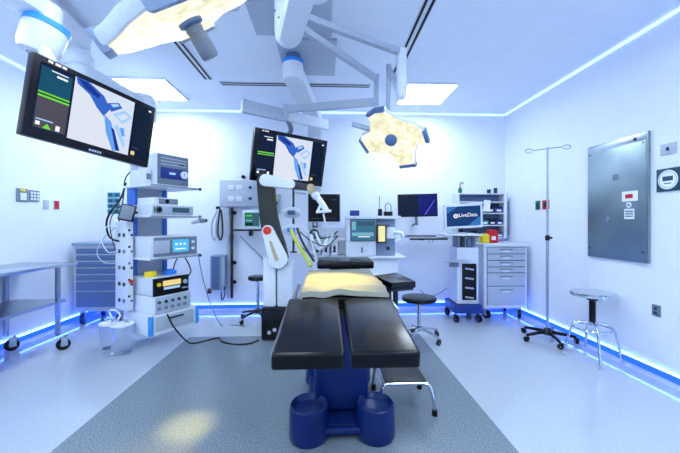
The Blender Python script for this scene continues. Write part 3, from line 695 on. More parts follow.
q.beam(pA+Vector((0, 0, -.22)), Vector((eA.x+.02, eA.y-.3, 2.72)), .08, .09, .02); q.tube([Vector((eA.x+.02, eA.y-.3, 2.72)), Vector((eA.x-.02, eA.y-.26, 2.55)), eA], .035, 12); part(q, 'yoke', la_, True)
# monitor two, hung from the same hub
m2 = monitor('black framed surgical monitor hanging in the middle above the robot arm', -.607, 4.128, EYE+.802, 12.3, .5, 36.9, 1.01, .612, 'bezel', .05, .06)
surgery_picture(m2, 1.01, .612, .046, False)
I2 = WM[m2.name]
V1 = P(376.5, 79, 3.3); V2 = P(376.5, 102, 3.3)
q = MB('lightgrey'); q.beam(hub_w+Vector((.11, .05, -.035)), V1, .05, .055, .012); part(q, 'spring_arm', m2, True)
HB = P(286, 109.5, 3.85)
q = MB('lightgrey'); q.cyl(V1+Vector((0, 0, .04)), V2+Vector((0, 0, -.03)), .028, n=16); q.beam(V2, HB, .06, .08, .012); q.cyl(HB+Vector((0, 0, .06)), HB+Vector((0, 0, -.1)), .035, n=16)
part(q, 'carrier_arm', m2, True)
bar = I2.to_3x3() @ Vector((1, 0, 0)); bar.z *= .55
hc = P(287, 116, 3.90)
q = MB('lightgrey'); q.beam(hc-bar*.55, hc-bar*.01, .06, .14, .01); q.m('offwhite').beam(hc, hc+bar*.58, .06, .125, .01); part(q, 'cross_bar', m2, True)
q = MB('grey'); q.tube([hc+Vector((0, 0, -.03)), I2 @ Vector((-.03, .04, .36)), I2 @ Vector((-.03, .11, .25)), I2 @ Vector((-.02, .09, .05))], .03, 12); part(q, 'mount_stub', m2, True)

# ------------------------------------------------------------------ robot arm cart
RD = 3.66
def rp(px, py, d=RD): return (px-340)/FOC*d, EYE-(py-HZ)/FOC*d
RB = U((274-340)/FOC*3.86, 3.86)
t = thing('robotic_arm_cart', 'white and charcoal robotic positioning arm on a black base left of the table', 'robotic arm', RB, -YAW)
RI = WM[t.name]
def rl(px, py, d=RD):      # into the cart's own frame
    return RI.inverted() @ P(px, py, d)
x0 = rl(261, 300).x; yb = rl(261, 300).y
bs = MB('black').box((x0+.19, yb+.22, .185), (.38, .44, .35), .02); bp_ = part(bs, 'base', t)
for k in range(2): part(MB('lightgrey').cyl((x0+.09+.06*k, yb-.004, .09+.03*k), (x0+.09+.06*k, yb+.01, .09+.03*k), .022, n=14), 'caster_cap', bp_)
for sx in (.05, .33):
    for sy in (.06, .38): part(MB('dark').cyl((x0+sx-.012, yb+sy, .02), (x0+sx+.012, yb+sy, .02), .0198, n=14), 'wheel', bp_)
zt = rl(262, 258).z
cl = MB('white').box((x0+.08, yb+.2, (.36+zt)/2), (.15, .3, zt-.36), .025); part(cl, 'column_cover', t)
cl = MB('offwhite').box((x0+.255, yb+.2, (.36+zt-.06)/2), (.18, .3, zt-.06-.36), .025); part(cl, 'column', t)
part(MB('dark').box((x0+.16, yb+.2, .6), (.014, .26, .46), .004), 'seam', t)
lk = [(256, 180), (257.5, 200), (259.5, 222), (263, 241), (268, 257), (274, 269), (284, 266), (287, 258), (284, 244), (279.5, 230), (276, 216), (274, 202), (273.5, 187), (269, 175), (263, 171), (258, 173)]
def link(pts, y0, y1, m, name, bev=.02, par=t, label=None):
    pl = [(rl(a, b).x, rl(a, b).z) for a, b in pts]
    X = Matrix(((1, 0, 0, 0), (0, 0, 1, 0), (0, 1, 0, 0), (0, 0, 0, 1)))
    return part(MB(m).prism(pl, y0, y1, X, bev), name, par, label=label)
link(lk, yb+.0, yb+.15, 'charcoal', 'upright_link', .02)
def capsule(p, q, r1, r2, n=9):
    p, q = Vector(p+(0,)) if len(p) == 2 else p, Vector(q+(0,)); a = math.atan2(q.y-p.y, q.x-p.x); o = []
    for i in range(n): th = a+math.pi/2+math.pi*i/(n-1); o.append((p.x+r1*math.cos(th), p.y+r1*math.sin(th)))
    for i in range(n): th = a-math.pi/2+math.pi*i/(n-1); o.append((q.x+r2*math.cos(th), q.y+r2*math.sin(th)))
    return o
link(capsule((268, 231), (278.5, 259), 6, 9.5), yb-.03, yb+.01, 'white', 'cover_plate', .012)
link(capsule((271, 242), (277, 259), 1.4, 2.0), yb-.032, yb-.026, 'tan', 'inset_stripe', .0)
rd = MB('orange'); c = rl(268, 230.5); rd.cyl((c.x, yb-.03, c.z), (c.x, yb-.045, c.z), .046, n=24); rd_ = part(rd, 'joint_button', t)
part(MB('red').torus((c.x, yb-.046, c.z), .022, .006, 20, 6, Matrix.Rotation(R(90), 3, 'X')), 'button_ring', rd_)
link(capsule((266, 180.5), (291, 184.5), 6.2, 4.6), yb-.05, yb+.09, 'white', 'upper_arm', .02)
link([(290, 180.2), (308, 184.5), (309, 190.5), (290, 189)], yb-.03, yb+.07, 'dark', 'forearm', .012)
e0, e1, e2, e3 = rl(311, 188), rl(316, 196), rl(323, 205), rl(327, 212)
ef = MB('tan'); ef.cyl((e0.x, yb-.03, e0.z), (e0.x, yb+.08, e0.z), .045, n=18); ef.tube([(e0.x, yb, e0.z), (e1.x-.02, yb-.0, e1.z)], .036, 12); part(ef, 'wrist_joint', t)
ef = MB('white'); ef.tube([(e1.x-.01, yb-.02, e1.z+.02), (e2.x, yb-.05, e2.z), (e3.x, yb-.06, e3.z)], .034, 12); ef.ball((e1.x, yb-.03, e1.z), .045); ip = part(ef, 'instrument_arm', t)
g = rl(321, 214); ef = MB('white'); ef.beam((g.x-.05, yb-.07, g.z+.02), (e3.x+.05, yb-.07, e3.z+.01), .03, .03, .008); ef.tube([(g.x-.03, yb-.07, g.z+.03), (e2.x-.03, yb-.05, e2.z-.01)], .014, 8); ef.tube([(g.x+.03, yb-.07, g.z), (g.x+.05, yb-.07, g.z-.10)], .009, 8); part(ef, 'tool_holder', ip)

# ------------------------------------------------------------------ operating table
t = thing('operating_table', 'operating table with black pads and royal blue pedestal in the centre', 'operating table', (.1, 2.2, 0))
TI = t
def pad(x0, x1, y0, y1, za, zb, th, name):
    rx = math.atan2(zb-za, y1-y0); Ln = math.hypot(zb-za, y1-y0)
    X = Matrix.Translation(((x0+x1)/2, (y0+y1)/2, (za+zb)/2)) @ Matrix.Rotation(rx, 4, 'X')
    m_ = MB('vinyl'); m_.T = X; m_.box((0, 0, -th/2), (x1-x0, Ln, th), .014, None, 3); p_ = part(m_, name, t, True)
    return p_, X, Ln
for x0_, x1_ in ((-.203, .07), (.094, .355)):
    p_, X, Ln = pad(x0_, x1_, 1.216, 1.805, .823, .892, .068, 'leg_pad')
    m_ = MB('dark'); m_.T = X; m_.box((0, .03, -.08), (x1_-x0_-.03, Ln-.05, .02), .005); part(m_, 'pad_plate', p_, True)
for x in (-.211, .363): part(MB('steel').box((x, 1.55, .80), (.012, .5, .03), .004, (R(6.5), 0, 0)), 'side_rail', t, True)
part(MB('vinyl').ext(-.135, .365, 1.83, 2.72, .82, .895, .016, 3), 'seat_pad', t, True)
part(MB('dark').ext(-.15, .345, 1.84, 2.95, .77, .818, .008), 'table_frame', t, True)
part(MB('steel').ext(-.225, -.205, 1.86, 2.66, .785, .815, .003).ext(.40, .42, 1.86, 2.66, .785, .815, .003).ext(-.205, .40, 2.2, 2.23, .79, .81, .002), 'accessory_rail', t, True)
part(MB('vinyl').ext(-.075, .405, 2.76, 3.14, .918, .983, .018, 3), 'head_pad', t, True)
part(MB('dark').ext(.03, .29, 2.70, 3.1, .86, .915, .006), 'head_plate', t, True)
# arm board
A0, A1, A2, A3 = P(392, 283, 2.2), P(415.6, 281, 2.27), P(397, 272.8, 2.68), P(373.5, 275.8, 2.52)
zb = .905
pl = [(v.x, v.y) for v in (A0, A1, A2, A3)]
ab = part(MB('vinyl').prism(pl, zb-.05, zb, None, .012), 'arm_board', t, True)
pc = (A0+A1+A2+A3)/4
q = MB('dark').prism([(pc.x+(x-pc.x)*.9, pc.y+(y-pc.y)*.9) for x, y in pl], zb-.066, zb-.05, None, .003)
q.cyl((A0.x-.0, A0.y+.12, zb-.06), (A0.x-.0, A0.y+.12, .60), .02, n=12); q.cyl((A0.x+.045, A0.y+.1, zb-.06), (A0.x+.045, A0.y+.1, .50), .018, n=12)
q.beam((A0.x-.0, A0.y+.12, .79), (.30, A0.y+.16, .79), .05, .03, .004); q.beam((A0.x+.045, A0.y+.1, .55), (A0.x-.02, A0.y+.13, .62), .03, .03, .004); part(q, 'arm_board_bracket', ab, True)
# pedestal
part(MB('navy').ext(-.075, .275, 2.12, 2.48, .09, .72, .03, 3), 'pedestal', t, True)
part(MB('dark').ext(-.04, .24, 2.10, 2.5, .715, .775, .01), 'pedestal_head', t, True)
bp_ = part(MB('navy').prism([(-.19, 2.0), (.39, 2.0), (.40, 2.12), (.30, 2.2), (.30, 2.7), (.36, 2.82), (-.16, 2.82), (-.13, 2.7), (-.13, 2.3), (-.2, 2.1)], .006, .085, None, .02), 'pedestal_base', t, True)
for cx_ in (-.105, .305):
    q = MB('navy'); q.lathe([(.116, .0), (.122, .012), (.118, .16), (.114, .192), (.108, .198), (.101, .19), (.09, .165), (.02, .150)], (cx_, 2.035, .0), 32, 1, 1.12); part(q, 'foot_cover', t, True)
    q = MB('navy'); q.lathe([(.1, .0), (.106, .012), (.1, .16), (.02, .165)], (cx_*.8+.02, 2.74, 0), 28, 1, 1.1); part(q, 'rear_foot_cover', t, True)
part(MB('navy').ext(-.02, .22, 1.965, 2.02, .035, .075, .015, 3), 'foot_bridge', t, True)
m_ = MB('black'); m_.box((-.10, 2.05, .74), (.045, .10, .10), .01); m_.m('lightgrey').cyl((-.095, 2.0, .60), (-.095, 2.0, .72), .02, n=14); m_.m('black').cyl((-.095, 2.0, .72), (-.095, 2.03, .79), .026, n=14); part(m_, 'actuator', t, True)
# sheet
def sheet():
    nx, ny = 60, 70; vs, fs = [], []
    x0, x1, y0, y1 = -.16, .352, 1.818, 2.70
    for j in range(ny+1):
        for i in range(nx+1):
            u, v = i/nx, j/ny; x = x0+(x1-x0)*u; y = y0+(y1-y0)*v
            w = .007*math.sin(9*x+14*y+2*math.sin(7*y))+.006*math.sin(23*x-11*y+1.5*math.sin(12*x))+.004*math.sin(41*y+9*x)
            w *= .5+.9*math.exp(-((v-.12)/.25)**2)
            z = .922+w*.8
            e = max(0, (-.141-x), (x-.371)); z -= min(.06, e*3)
            f = max(0, 1.828-y); z -= f*2.6
            y2 = y; vs.append((x, y2, max(z, .815)))
    o = lambda i, j: j*(nx+1)+i
    for j in range(ny):
        for i in range(nx): fs.append((o(i, j), o(i+1, j), o(i+1, j+1), o(i, j+1)))
    m = MB('sheet').add(vs, fs); n0 = len(vs)
    return m
solo(sheet(), 'bed_sheet', 'rumpled pale sheet lit yellow on the seat of the operating table', 'sheet', (.1, 2.25, .9))
# step stool
t = thing('step_stool', 'low chrome step stool with black tread on the floor right of the pedestal', 'step stool', U(.36, 2.39))
I3 = WM[t.name].inverted()
sx0, sx1, sy0, sy1 = -.06, .23, -.13, .17
part(MB('dark').ext(sx0, sx1, sy0, sy1, .196, .222, .008), 'tread', t)
q = MB('chrome')
q.tube([(sx0, sy0, .2), (sx1, sy0, .2), (sx1, sy1, .2), (sx0, sy1, .2), (sx0, sy0, .2)], .011, 10, False); part(q, 'tread_rim', t)
for x, ox in ((sx0, -.03), (sx1, .045)):
    for y, oy in ((sy0, -.035), (sy1, .03)):
        l_ = part(MB('chrome').tube([(x-ox*.4, y, .2), (x+ox*.4, y+oy*.3, .185), (x+ox*.8, y+oy*.7, .12), (x+ox, y+oy, .02)], .012, 10), 'leg', t)
        part(MB('black').cyl((x+ox, y+oy, 0), (x+ox, y+oy, .04), .019, n=14), 'rubber_foot', l_)

# ------------------------------------------------------------------ stools
def round_stool(label, c, zs, r, seat, th=.055, base='chrome', arms=5, spin=0, group=None, col_='chrome'):
    t = thing('round_stool', label, 'stool', c, spin, group)
    part(MB(seat).lathe([(r*.9, zs-th), (r, zs-th+.012), (r*1.01, zs-.018), (r*.96, zs-.004), (r*.8, zs), (.02, zs)]), 'seat', t)
    part(MB(col_).cyl((0, 0, .13), (0, 0, zs-th), .022, n=14), 'column', t)
    q = MB(base).lathe([(.03, .10), (.045, .105), (.045, .15), (.03, .16)]); part(q, 'hub', t)
    for k in range(arms):
        a_ = 2*math.pi*k/arms; v = Vector((math.cos(a_), math.sin(a_), 0))
        part(MB(base).tube([v*.03+Vector((0, 0, .13)), v*.14+Vector((0, 0, .11)), v*.25+Vector((0, 0, .085))], .014, 10), 'base_arm', t)
        caster(t, v*.25, .026, .022, a_, 'black', False, 'dark')
    return t
round_stool('black padded round stool on five chrome legs right of the table', U(.885, 3.70), .485, .19, 'vinyl', spin=R(20))
round_stool('black stool seat half hidden behind the robotic arm cart', U(-1.10, 4.42), .60, .13, 'vinyl', spin=R(10), base='dark')
# steel stool
cx_, cy_ = 2.553, 3.06
t = thing('steel_stool', 'round stainless stool on four bent chrome legs by the right wall', 'stool', (cx_, cy_, 0))
part(MB('chrome').lathe([(.16, .605), (.178, .608), (.184, .622), (.184, .638), (.176, .645), (.02, .648)], n=36), 'seat', t)
part(MB('black').cyl((0, 0, .34), (0, 0, .585), .027, n=18).lathe([(.028, .56), (.048, .57), (.048, .60), (.07, .606)]), 'screw_column', t)
part(MB('chrome').torus((0, 0, .30), .158, .009, 40, 8), 'foot_ring', t)
part(MB('chrome').lathe([(.02, .325), (.04, .33), (.04, .36), (.02, .365)]), 'hub', t)
for fx, fy in ((2.351, 3.166), (2.660, 3.281), (2.446, 2.837), (2.752, 2.952)):
    v = Vector((fx-cx_, fy-cy_, 0)); l_ = v.length
    g = v.normalized()
    lg = part(MB('chrome').tube([g*.02+Vector((0, 0, .35)), g*.10+Vector((0, 0, .345)), g*.155+Vector((0, 0, .315)), g*.19+Vector((0, 0, .2)), v+Vector((0, 0, .01))], .0115, 10), 'leg', t)
    part(MB('lightgrey').cyl(v, v+Vector((0, 0, .035)), .016, n=12), 'foot_tip', lg)
# IV pole
c = U(2.314, 3.68)
t = thing('iv_pole', 'tall steel IV pole with two hooks on a black star base', 'iv pole', c)
part(MB('steel').cyl((0, 0, .12), (0, 0, 1.14), .015, n=16), 'lower_tube', t)
part(MB('steel').cyl((0, 0, 1.13), (0, 0, 2.15), .011, n=16), 'upper_tube', t)
part(MB('black').lathe([(.012, -.03), (.022, -.028), (.024, .02), (.014, .03)], (0, 0, 1.14)).cyl((0, 0, 1.14), (.045, -.01, 1.14), .012, n=12), 'height_knob', t)
dirh = Vector((.9, -.35, 0)).normalized()
q = MB('steel'); q.cyl(dirh*-.14+Vector((0, 0, 2.125)), dirh*.14+Vector((0, 0, 2.145)), .006, n=10)
hkp = part(q, 'hook_bar', t)
for s_ in (-1, 1):
    e = dirh*(.14*s_)+Vector((0, 0, 2.135+.01*s_)); o = dirh*s_
    part(MB('steel').tube([e, e+o*.03+Vector((0, 0, .018)), e+o*.07+Vector((0, 0, .012)), e+o*.075+Vector((0, 0, -.02)), e+o*.03+Vector((0, 0, -.026)), e+o*.005+Vector((0, 0, -.015))], .005, 8), 'hook', hkp)
part(MB('dark').lathe([(.02, .06), (.05, .065), (.045, .11), (.02, .14)]), 'base_hub', t)
for k in range(5):
    a_ = R(-100+72*k); v = Vector((math.cos(a_), math.sin(a_), 0)); ln = .27
    part(MB('black').tube([v*.03+Vector((0, 0, .095)), v*.15+Vector((0, 0, .085)), v*(ln-.01)+Vector((0, 0, .072))], .02, 10, True, .015), 'base_leg', t)
    caster(t, v*ln, .026, .03, a_, 'black', False, 'black')

# ------------------------------------------------------------------ right wall fittings
a, b = on_right(590, 147), on_right(651, 261)
cy0, cy1 = b.y, a.y; z0, z1 = on_right(590, 256).z, on_right(590, 148).z
t = thing('isolation_panel', 'tall stainless electrical panel on the right wall', 'electrical panel', (ROOM_R-.02, (cy0+cy1)/2, (z0+z1)/2))
w, h = cy1-cy0, z1-z0
part(MB('panelsteel').box((.006, 0, 0), (.025, w, h), .003), 'panel_frame', t)
dp = part(MB('panelsteel').box((-.009, .0, -.03), (.008, w*.965, h*.925), .002), 'panel_door', t)
part(MB('steel').box((-.009, 0, h*.46), (.006, w*.96, h*.05), .002), 'top_strip', t)
part(MB('steel').cyl((-.013, .07, -h*.16), (-.022, .07, -h*.16), .02, n=18).box((-.024, .07, -h*.165), (.006, .012, .06), .002), 'latch', dp)
for u in (-.44, .44):
    for v in (-.42, .42): part(MB('dark').cyl((-.012, u*w, v*h), (-.016, u*w, v*h), .008, n=10), 'screw', t)
part(MB('dark').cyl((-.012, -w*.33, h*.46), (-.018, -w*.33, h*.46), .016, n=14), 'lock', t)
def local_r(px, py):
    p = on_right(px, py); return p.y-(cy0+cy1)/2, p.z-(z0+z1)/2
def patch(px0, py0, px1, py1, m, name, par, x=-.0145):
    a0, b0 = local_r(px0, py0); a1, b1 = local_r(px1, py1)
    return part(MB(m).box((x, (a0+a1)/2, (b0+b1)/2), (.002, abs(a1-a0), abs(b1-b0)), 0), name, par)
lb1 = patch(625.5, 192, 641.5, 200.5, 'paper', 'label', dp); patch(629, 194.5, 636.5, 198, 'red', 'red_mark', lb1, -.0162)
a0, b0 = local_r(632.5, 205); rnd = part(MB('paper').cyl((-.0135, a0, b0), (-.016, a0, b0), .025, n=20), 'round_label', dp)
part(MB('grey').cyl((-.0155, a0, b0), (-.0168, a0, b0), .012, n=16), 'round_mark', rnd)
lb2 = patch(628, 209, 638, 219, 'paper', 'label', dp)
for i in range(3): patch(629.2, 211+i*2.4, 636.8, 211.9+i*2.4, 'ltext', 'print_line', lb2, -.0162)
patch(616, 175, 622, 180, 'grey', 'name_plate', dp)
# small plates
plate('small pale plate with dark dot high on the right wall', on_right(661.5, 145), on_right(677, 153), 'R', 'lightgrey', bits=(('dot', 'dark', 0, 0, .16, .3),))
a, b = on_right(658, 170), on_right(682, 190)
t = thing('wall_sign', 'square dark teal sign with a pale ring on the right wall', 'sign', (ROOM_R-.008, (a.y+b.y)/2, (a.z+b.z)/2))
w = abs(a.y-b.y); h = a.z-b.z
part(MB('dteal').box((0, 0, 0), (.014, w, h), .003), 'sign_board', t)
q = MB('paper').cyl((-.007, 0, 0), (-.0085, 0, 0), w*.42, n=36); dk = part(q, 'sign_disc', t)
q = MB('dteal').box((-.009, 0, h*.05), (.001, w*.44, h*.2), 0); q.box((-.009, 0, -h*.16), (.001, w*.3, h*.04), 0); part(q, 'sign_print', dk)
part(MB('lightgrey').torus((-.0088, 0, 0), w*.36, .003, 36, 6, Matrix.Rotation(R(90), 3, 'Y')), 'sign_ring', dk)
plate('small grey outlet low on the right wall beyond the steel stool', on_right(653, 304), on_right(661, 317), 'R', 'grey', bits=(('outlet', 'dark', 0, .2, .3, .2), ('outlet', 'dark', 0, -.2, .3, .2)))
a, b = on_right(536, 200.5), on_right(540.2, 210)
plate('green outlet plate on the right wall behind the IV pole', on_right(536.2, 201), on_right(540.4, 209.5), 'R', 'green', bits=(('outlet', 'dark', 0, 0, .4, .5),))
plate('red outlet plate on the right wall behind the IV pole', on_right(543, 200.5), on_right(549.5, 209), 'R', 'red', bits=(('outlet', 'dark', 0, 0, .4, .5),))

# ------------------------------------------------------------------ tool cart on the right
zl = [.977, .889, .80, .713, .633, .453, .2]
drawer_cart('tall pale grey six drawer cart in the back right corner', 2.13, 2.73, 4.37, 4.88, .15, 1.03, zl, 'offwhite', 'lightgrey', 'offwhite', .15)
c = P(489, 244, 4.62)
for m_, px, w_, h_, lb in (('yellow', 484.2, .10, .115, 'yellow box standing on the cart top next to the red one'), ('red', 491.8, .135, .17, 'red sharps box standing on the left end of the cart top')):
    p = P(px, 240, 4.60 if m_ == 'red' else 4.56); zc = 1.031
    t = thing('sharps_box', lb, 'box', (p.x, p.y, zc))
    part(MB(m_).box((0, 0, h_/2), (w_, .10, h_-.002), .008), 'box_body', t); part(MB(m_).box((0, 0, h_+.005), (w_*.8, .08, .014), .004), 'box_lid', t)
    if m_ == 'red': part(MB('paper').box((.0, -.0515, h_*.4), (.06, .003, .05), 0), 'box_label', t)
# wall organiser rack
a, b = on_back(457, 193, ROOM_B-.17), on_back(507, 238, ROOM_B-.17)
t = thing('wall_organiser', 'wide wall rack with bins and papers behind the computer cart', 'shelf rack', ((a.x+b.x)/2, ROOM_B-.09, b.z))
x0, x1, zz0, zz1 = a.x, b.x, b.z, a.z
part(MB('slate').ext(x0, x1, ROOM_B-.016, ROOM_B-.003, zz0, zz1, .002), 'back_panel', t, True)
for x in (x0+.012, x1-.03): part(MB('offwhite').ext(x-.02, x+.02, ROOM_B-.19, ROOM_B-.017, zz0, zz1, .004), 'upright', t, True)
for k, f_ in enumerate((0, .28, .55, .80, .985)): part(MB('offwhite').ext(x0+.03, x1-.05, ROOM_B-.185, ROOM_B-.017, zz0+(zz1-zz0)*f_-.008, zz0+(zz1-zz0)*f_+.008, .003), 'rack_shelf', t, True)
part(MB('bluegrey').ext(x1+.0, x1+.07, ROOM_B-.12, ROOM_B-.003, zz0+.05, zz1-.12, .006), 'side_panel', t, True)
k = 0
for f_, n_ in ((0, 6), (.28, 6), (.55, 5)):
    for i in range(n_):
        bw = (x1-x0-.10)/n_; xx = x0+.045+bw*(i+.5); zb_ = zz0+(zz1-zz0)*f_+.0085
        m_ = [('dteal'), ('teal'), ('deepblue'), ('slate'), ('dark')][(i*3+int(f_*10)) % 5]
        if f_ == 0: m_ = ['dark', 'slate', 'dark', 'teal', 'dark', 'slate'][i]
        hh = .10 if f_ < .5 else .12
        pos = ['leftmost', 'second from left', 'third from left', 'fourth from left', 'fifth from left', 'rightmost'][i] if n_ == 6 else ['leftmost', 'second from left', 'middle', 'second from right', 'rightmost'][i]
        row = {0: 'bottom', .28: 'middle', .55: 'upper'}[f_]
        t = thing('storage_bin', 'small %s bin in the wall rack, %s of its %s row' % ({'dteal': 'dark teal', 'teal': 'teal', 'deepblue': 'navy', 'slate': 'blue grey', 'dark': 'black', 'red': 'red'}[m_], pos, row), 'bin', (xx, ROOM_B-.1, zb_), group='bins in the wall rack')
        q = MB(m_); ww = bw-.012
        q.box((0, .0, .004), (ww, .14, .006), .001); q.box((0, -.068, hh*.3), (ww, .005, hh*.6), .001); q.box((0, .068, hh*.5), (ww, .005, hh), .001)
        for s_ in (-1, 1): q.box((s_*(ww/2-.003), 0, hh*.4), (.005, .14, hh*.8), .001)
        part(q, 'bin_shell', t)
        part(MB('paper').box((0, -.0715, hh*.3), (ww*.6, .002, hh*.22), 0), 'bin_label', t)
p = on_back(487, 205, ROOM_B-.2)
solo(MB('paper').box((p.x, ROOM_B-.196, 1.565), (.10, .004, .17), 0, (0, R(6), 0)), 'hanging_paper', 'white paper clipped to the front of the wall rack', 'paper', (p.x, ROOM_B-.196, 1.48))
for k, (px, m_, hh) in enumerate(((488.8, 'dark', .06), (495.5, 'dteal', .085))):
    p = on_back(px, 193, ROOM_B-.1); zt = zz1+.0
    t = thing('marker_pot', '%s on top of the wall rack' % ('small black pot' if k == 0 else 'dark teal pot with pens'), 'pot', (p.x, p.y, zt))
    part(MB(m_).lathe([(.025, .001), (.027, hh*.9), (.027, hh), (.02, hh)]), 'pot_body', t)
    part(MB('paper').box((.045, 0, .04), (.03, .03, .08), .004), 'note_block', t)
p = on_back(459.5, 193, ROOM_B-.1)
t = thing('sanitiser_bottle', 'dark bottle with a curved spout on the left end of the wall rack', 'bottle', (p.x+.01, p.y, zz1))
part(MB('green').lathe([(.028, .001), (.03, .07), (.012, .085), (.012, .1)]), 'bottle_body', t); part(MB('dark').tube([(0, 0, .1), (.0, 0, .15), (.03, 0, .17), (.05, 0, .14)], .007), 'spout', t)

# ------------------------------------------------------------------ computer cart
CC = U(1.70, 4.50)
t = thing('computer_cart', 'mobile computer cart with dark drawers left of the six drawer cart', 'computer cart', CC, -YAW)
def cl_(xa, xb, ya, yb_, za, zb_, m, name, par=None, bev=.006): return part(MB(m).ext(xa-1.70, xb-1.70, ya-4.50, yb_-4.50, za, zb_, bev), name, par or t)
cb = cl_(1.55, 1.83, 4.36, 4.66, .24, .98, 'offwhite', 'cabinet')
fr = cl_(1.612, 1.80, 4.348, 4.362, .29, .77, 'black', 'drawer_front', cb)
for i in range(4): part(MB('lightgrey').box((.005, -.158, .70-.125*i), (.115, .008, .022), .003, (0, R(8), 0)), 'drawer_label', fr)
cl_(1.5, 1.86, 4.30, 4.75, .12, .235, 'deepblue', 'cart_base', None, .02)
for x in (1.53, 1.83):
    for y in (4.34, 4.70): caster(t, (x-1.70, y-4.50, 0), .045, .03, R(15), 'black', False, 'dark')
cl_(1.36, 1.84, 4.24, 4.66, 1.142, 1.166, 'white', 'worktop', None, .01)
for x in (1.585, 1.79): cl_(x-.02, x+.02, 4.40, 4.60, .975, 1.142, 'grey', 'riser')
cl_(1.62, 1.67, 4.40, 4.46, .985, 1.12, 'dark', 'side_device'); cl_(1.70, 1.75, 4.4, 4.46, .985, 1.10, 'slate', 'scanner_body')
cl_(1.37, 1.66, 4.24, 4.40, .80, .818, 'lightgrey', 'side_tray'); cl_(1.44, 1.56, 4.33, 4.36, .73, .80, 'grey', 'tray_arm')
cl_(1.42, 1.66, 4.28, 4.40, 1.166, 1.182, 'lightgrey', 'keyboard')
st = cl_(1.63, 1.69, 4.52, 4.56, 1.166, 1.36, 'dark', 'monitor_stand')
m5 = monitor('white framed monitor showing a blue start screen on the computer cart', 1.661, 4.435, EYE+.10, 4.4, -3, 1.4, .52, .33, 'white')
s = MB(); sw, sh = .46, .265; rect_uv(s, sw, sh, 's_cowa', 0, 0, 1, 1, -.0015); poly_uv(s, sw, sh, 's_cowb', [(.62, 1), (1, .5), (1, 1)], -.0019); poly_uv(s, sw, sh, 's_cowb', [(0, 0), (.35, 0), (0, .35)], -.0019); part(s, 'screen', m5)
lg = MB('s_white'); st_ = []
for i in range(16): r_ = (.044 if i % 2 == 0 else .026); st_.append((r_*math.cos(2*math.pi*i/16), r_*.8*math.sin(2*math.pi*i/16)))
X = Matrix(((1, 0, 0, -.105), (0, 0, -1, -.0026), (0, 1, 0, .005), (0, 0, 0, 1)))
vs = [X @ Vector((x, y, 0)) for x, y in st_]; vi = [X @ Vector((x*.42, y*.42, 0)) for x, y in st_]
lg.add(vs+vi, [(i, (i+1) % 16, 16+(i+1) % 16, 16+i) for i in range(16)])
tv, tf = text_mesh('LiveData', .072); X = Matrix(((1, 0, 0, .06), (0, 0, -1, -.0026), (0, 1, 0, .012), (0, 0, 0, 1)))
lg.add([X @ v for v in tv], tf); part(lg, 'screen_logo', m5)
# wall computer
m4 = monitor('black wall computer monitor above the keyboard shelf on the back wall', 1.107, 4.683, EYE+.258, 0, -1.6, .9, .565, .325, 'black')
s = MB(); sw, sh = .53, .285; rect_uv(s, sw, sh, 's_mon', 0, 0, 1, 1, -.0015); poly_uv(s, sw, sh, 's_moni', [(.5, 0), (1, 0), (1, 1), (.5, 1)], -.0018); poly_uv(s, sw, sh, 's_violet', [(.66, .97), (.7, .97), (.965, .24), (.955, .22)], -.0021); part(s, 'screen', m4)  # violet streak is a reflection painted onto the screen
q = MB('grey'); q.tube([(0, .05, -.05), (.0, .12, -.16), (0, .1, -.28)], .02, 10); q.tube([(-.0, .1, -.25), (-.07, .08, -.29)], .014, 8); q.box((0, .22, -.1), (.05, .25, .06), .01); part(q, 'stand_arm', m4)
ks = P(426, 237.5, 4.55)
t = thing('keyboard_shelf', 'dark edged keyboard shelf on an arm under the wall monitor', 'shelf', (ks.x, ks.y, ks.z))
part(MB('lightgrey').box((0, .12, 0), (.60, .3, .02), .006), 'shelf_board', t); part(MB('black').box((.03, -.02, -.022), (.52, .06, .02), .004), 'front_edge', t)
part(MB('grey').ext(-.03, .03, .2, .45-.02, -.05, -.011, .006), 'shelf_arm', t)
q = MB('steel'); q.tube([(.05, 0, -.03), (.055, -.0, -.06), (.045, .02, -.07)], .006, 8); q.tube([(.09, 0, -.03), (.095, 0, -.06), (.085, .02, -.07)], .006, 8); part(q, 'cable_hook', t)
solo(MB('dark').box((ks.x-.05, ks.y+.08, ks.z+.02), (.40, .13, .018), .005), 'keyboard', 'black keyboard lying on the wall computer shelf', 'keyboard', (ks.x-.05, ks.y+.08, ks.z+.011))
cable('thin white cord trailing on the back wall below the keyboard shelf', [on_back(447, 288, ROOM_B-.02), on_back(438, 294, ROOM_B-.02), on_back(428, 296, ROOM_B-.02), on_back(420, 290, ROOM_B-.02)], .006, 'grey', 'hanging_cable')

# ------------------------------------------------------------------ anaesthesia machine
AC = U(.40, 4.35)
t = thing('anaesthesia_machine', 'white anaesthesia machine with ventilator screen behind the operating table', 'anaesthesia machine', AC, -YAW)
def al(px, py, d): return WM[t.name].inverted() @ P(px, py, d)
yF = -.20
x0, x1 = al(346, 250, 4.15).x, al(399, 250, 4.15).x
zs = al(350, 217.5, 4.15).z
part(MB('white').ext(x0, x1, yF+.03, .24, .12, .86, .02), 'lower_cabinet', t)
for x in (x0+.06, x1-.06):
    for y in (-.08, .18): caster(t, (x, y, 0), .048, .03, R(10), 'black', False, 'dark')
part(MB('white').ext(x0-.03, x1+.075, yF-.06, .24, .865, .888, .008), 'work_surface', t)
part(MB('offwhite').ext(x0, al(376, 250, 4.15).x, yF, .22, .889, zs-.02, .012), 'upper_cabinet', t)
part(MB('bluegrey').ext(al(376, 250, 4.15).x+.001, x1-.03, yF+.10, .22, .889, zs-.02, .006), 'recess', t)
part(MB('white').ext(x0-.01, x1+.02, yF-.03, .24, zs-.018, zs+.02, .008), 'top_shelf', t)
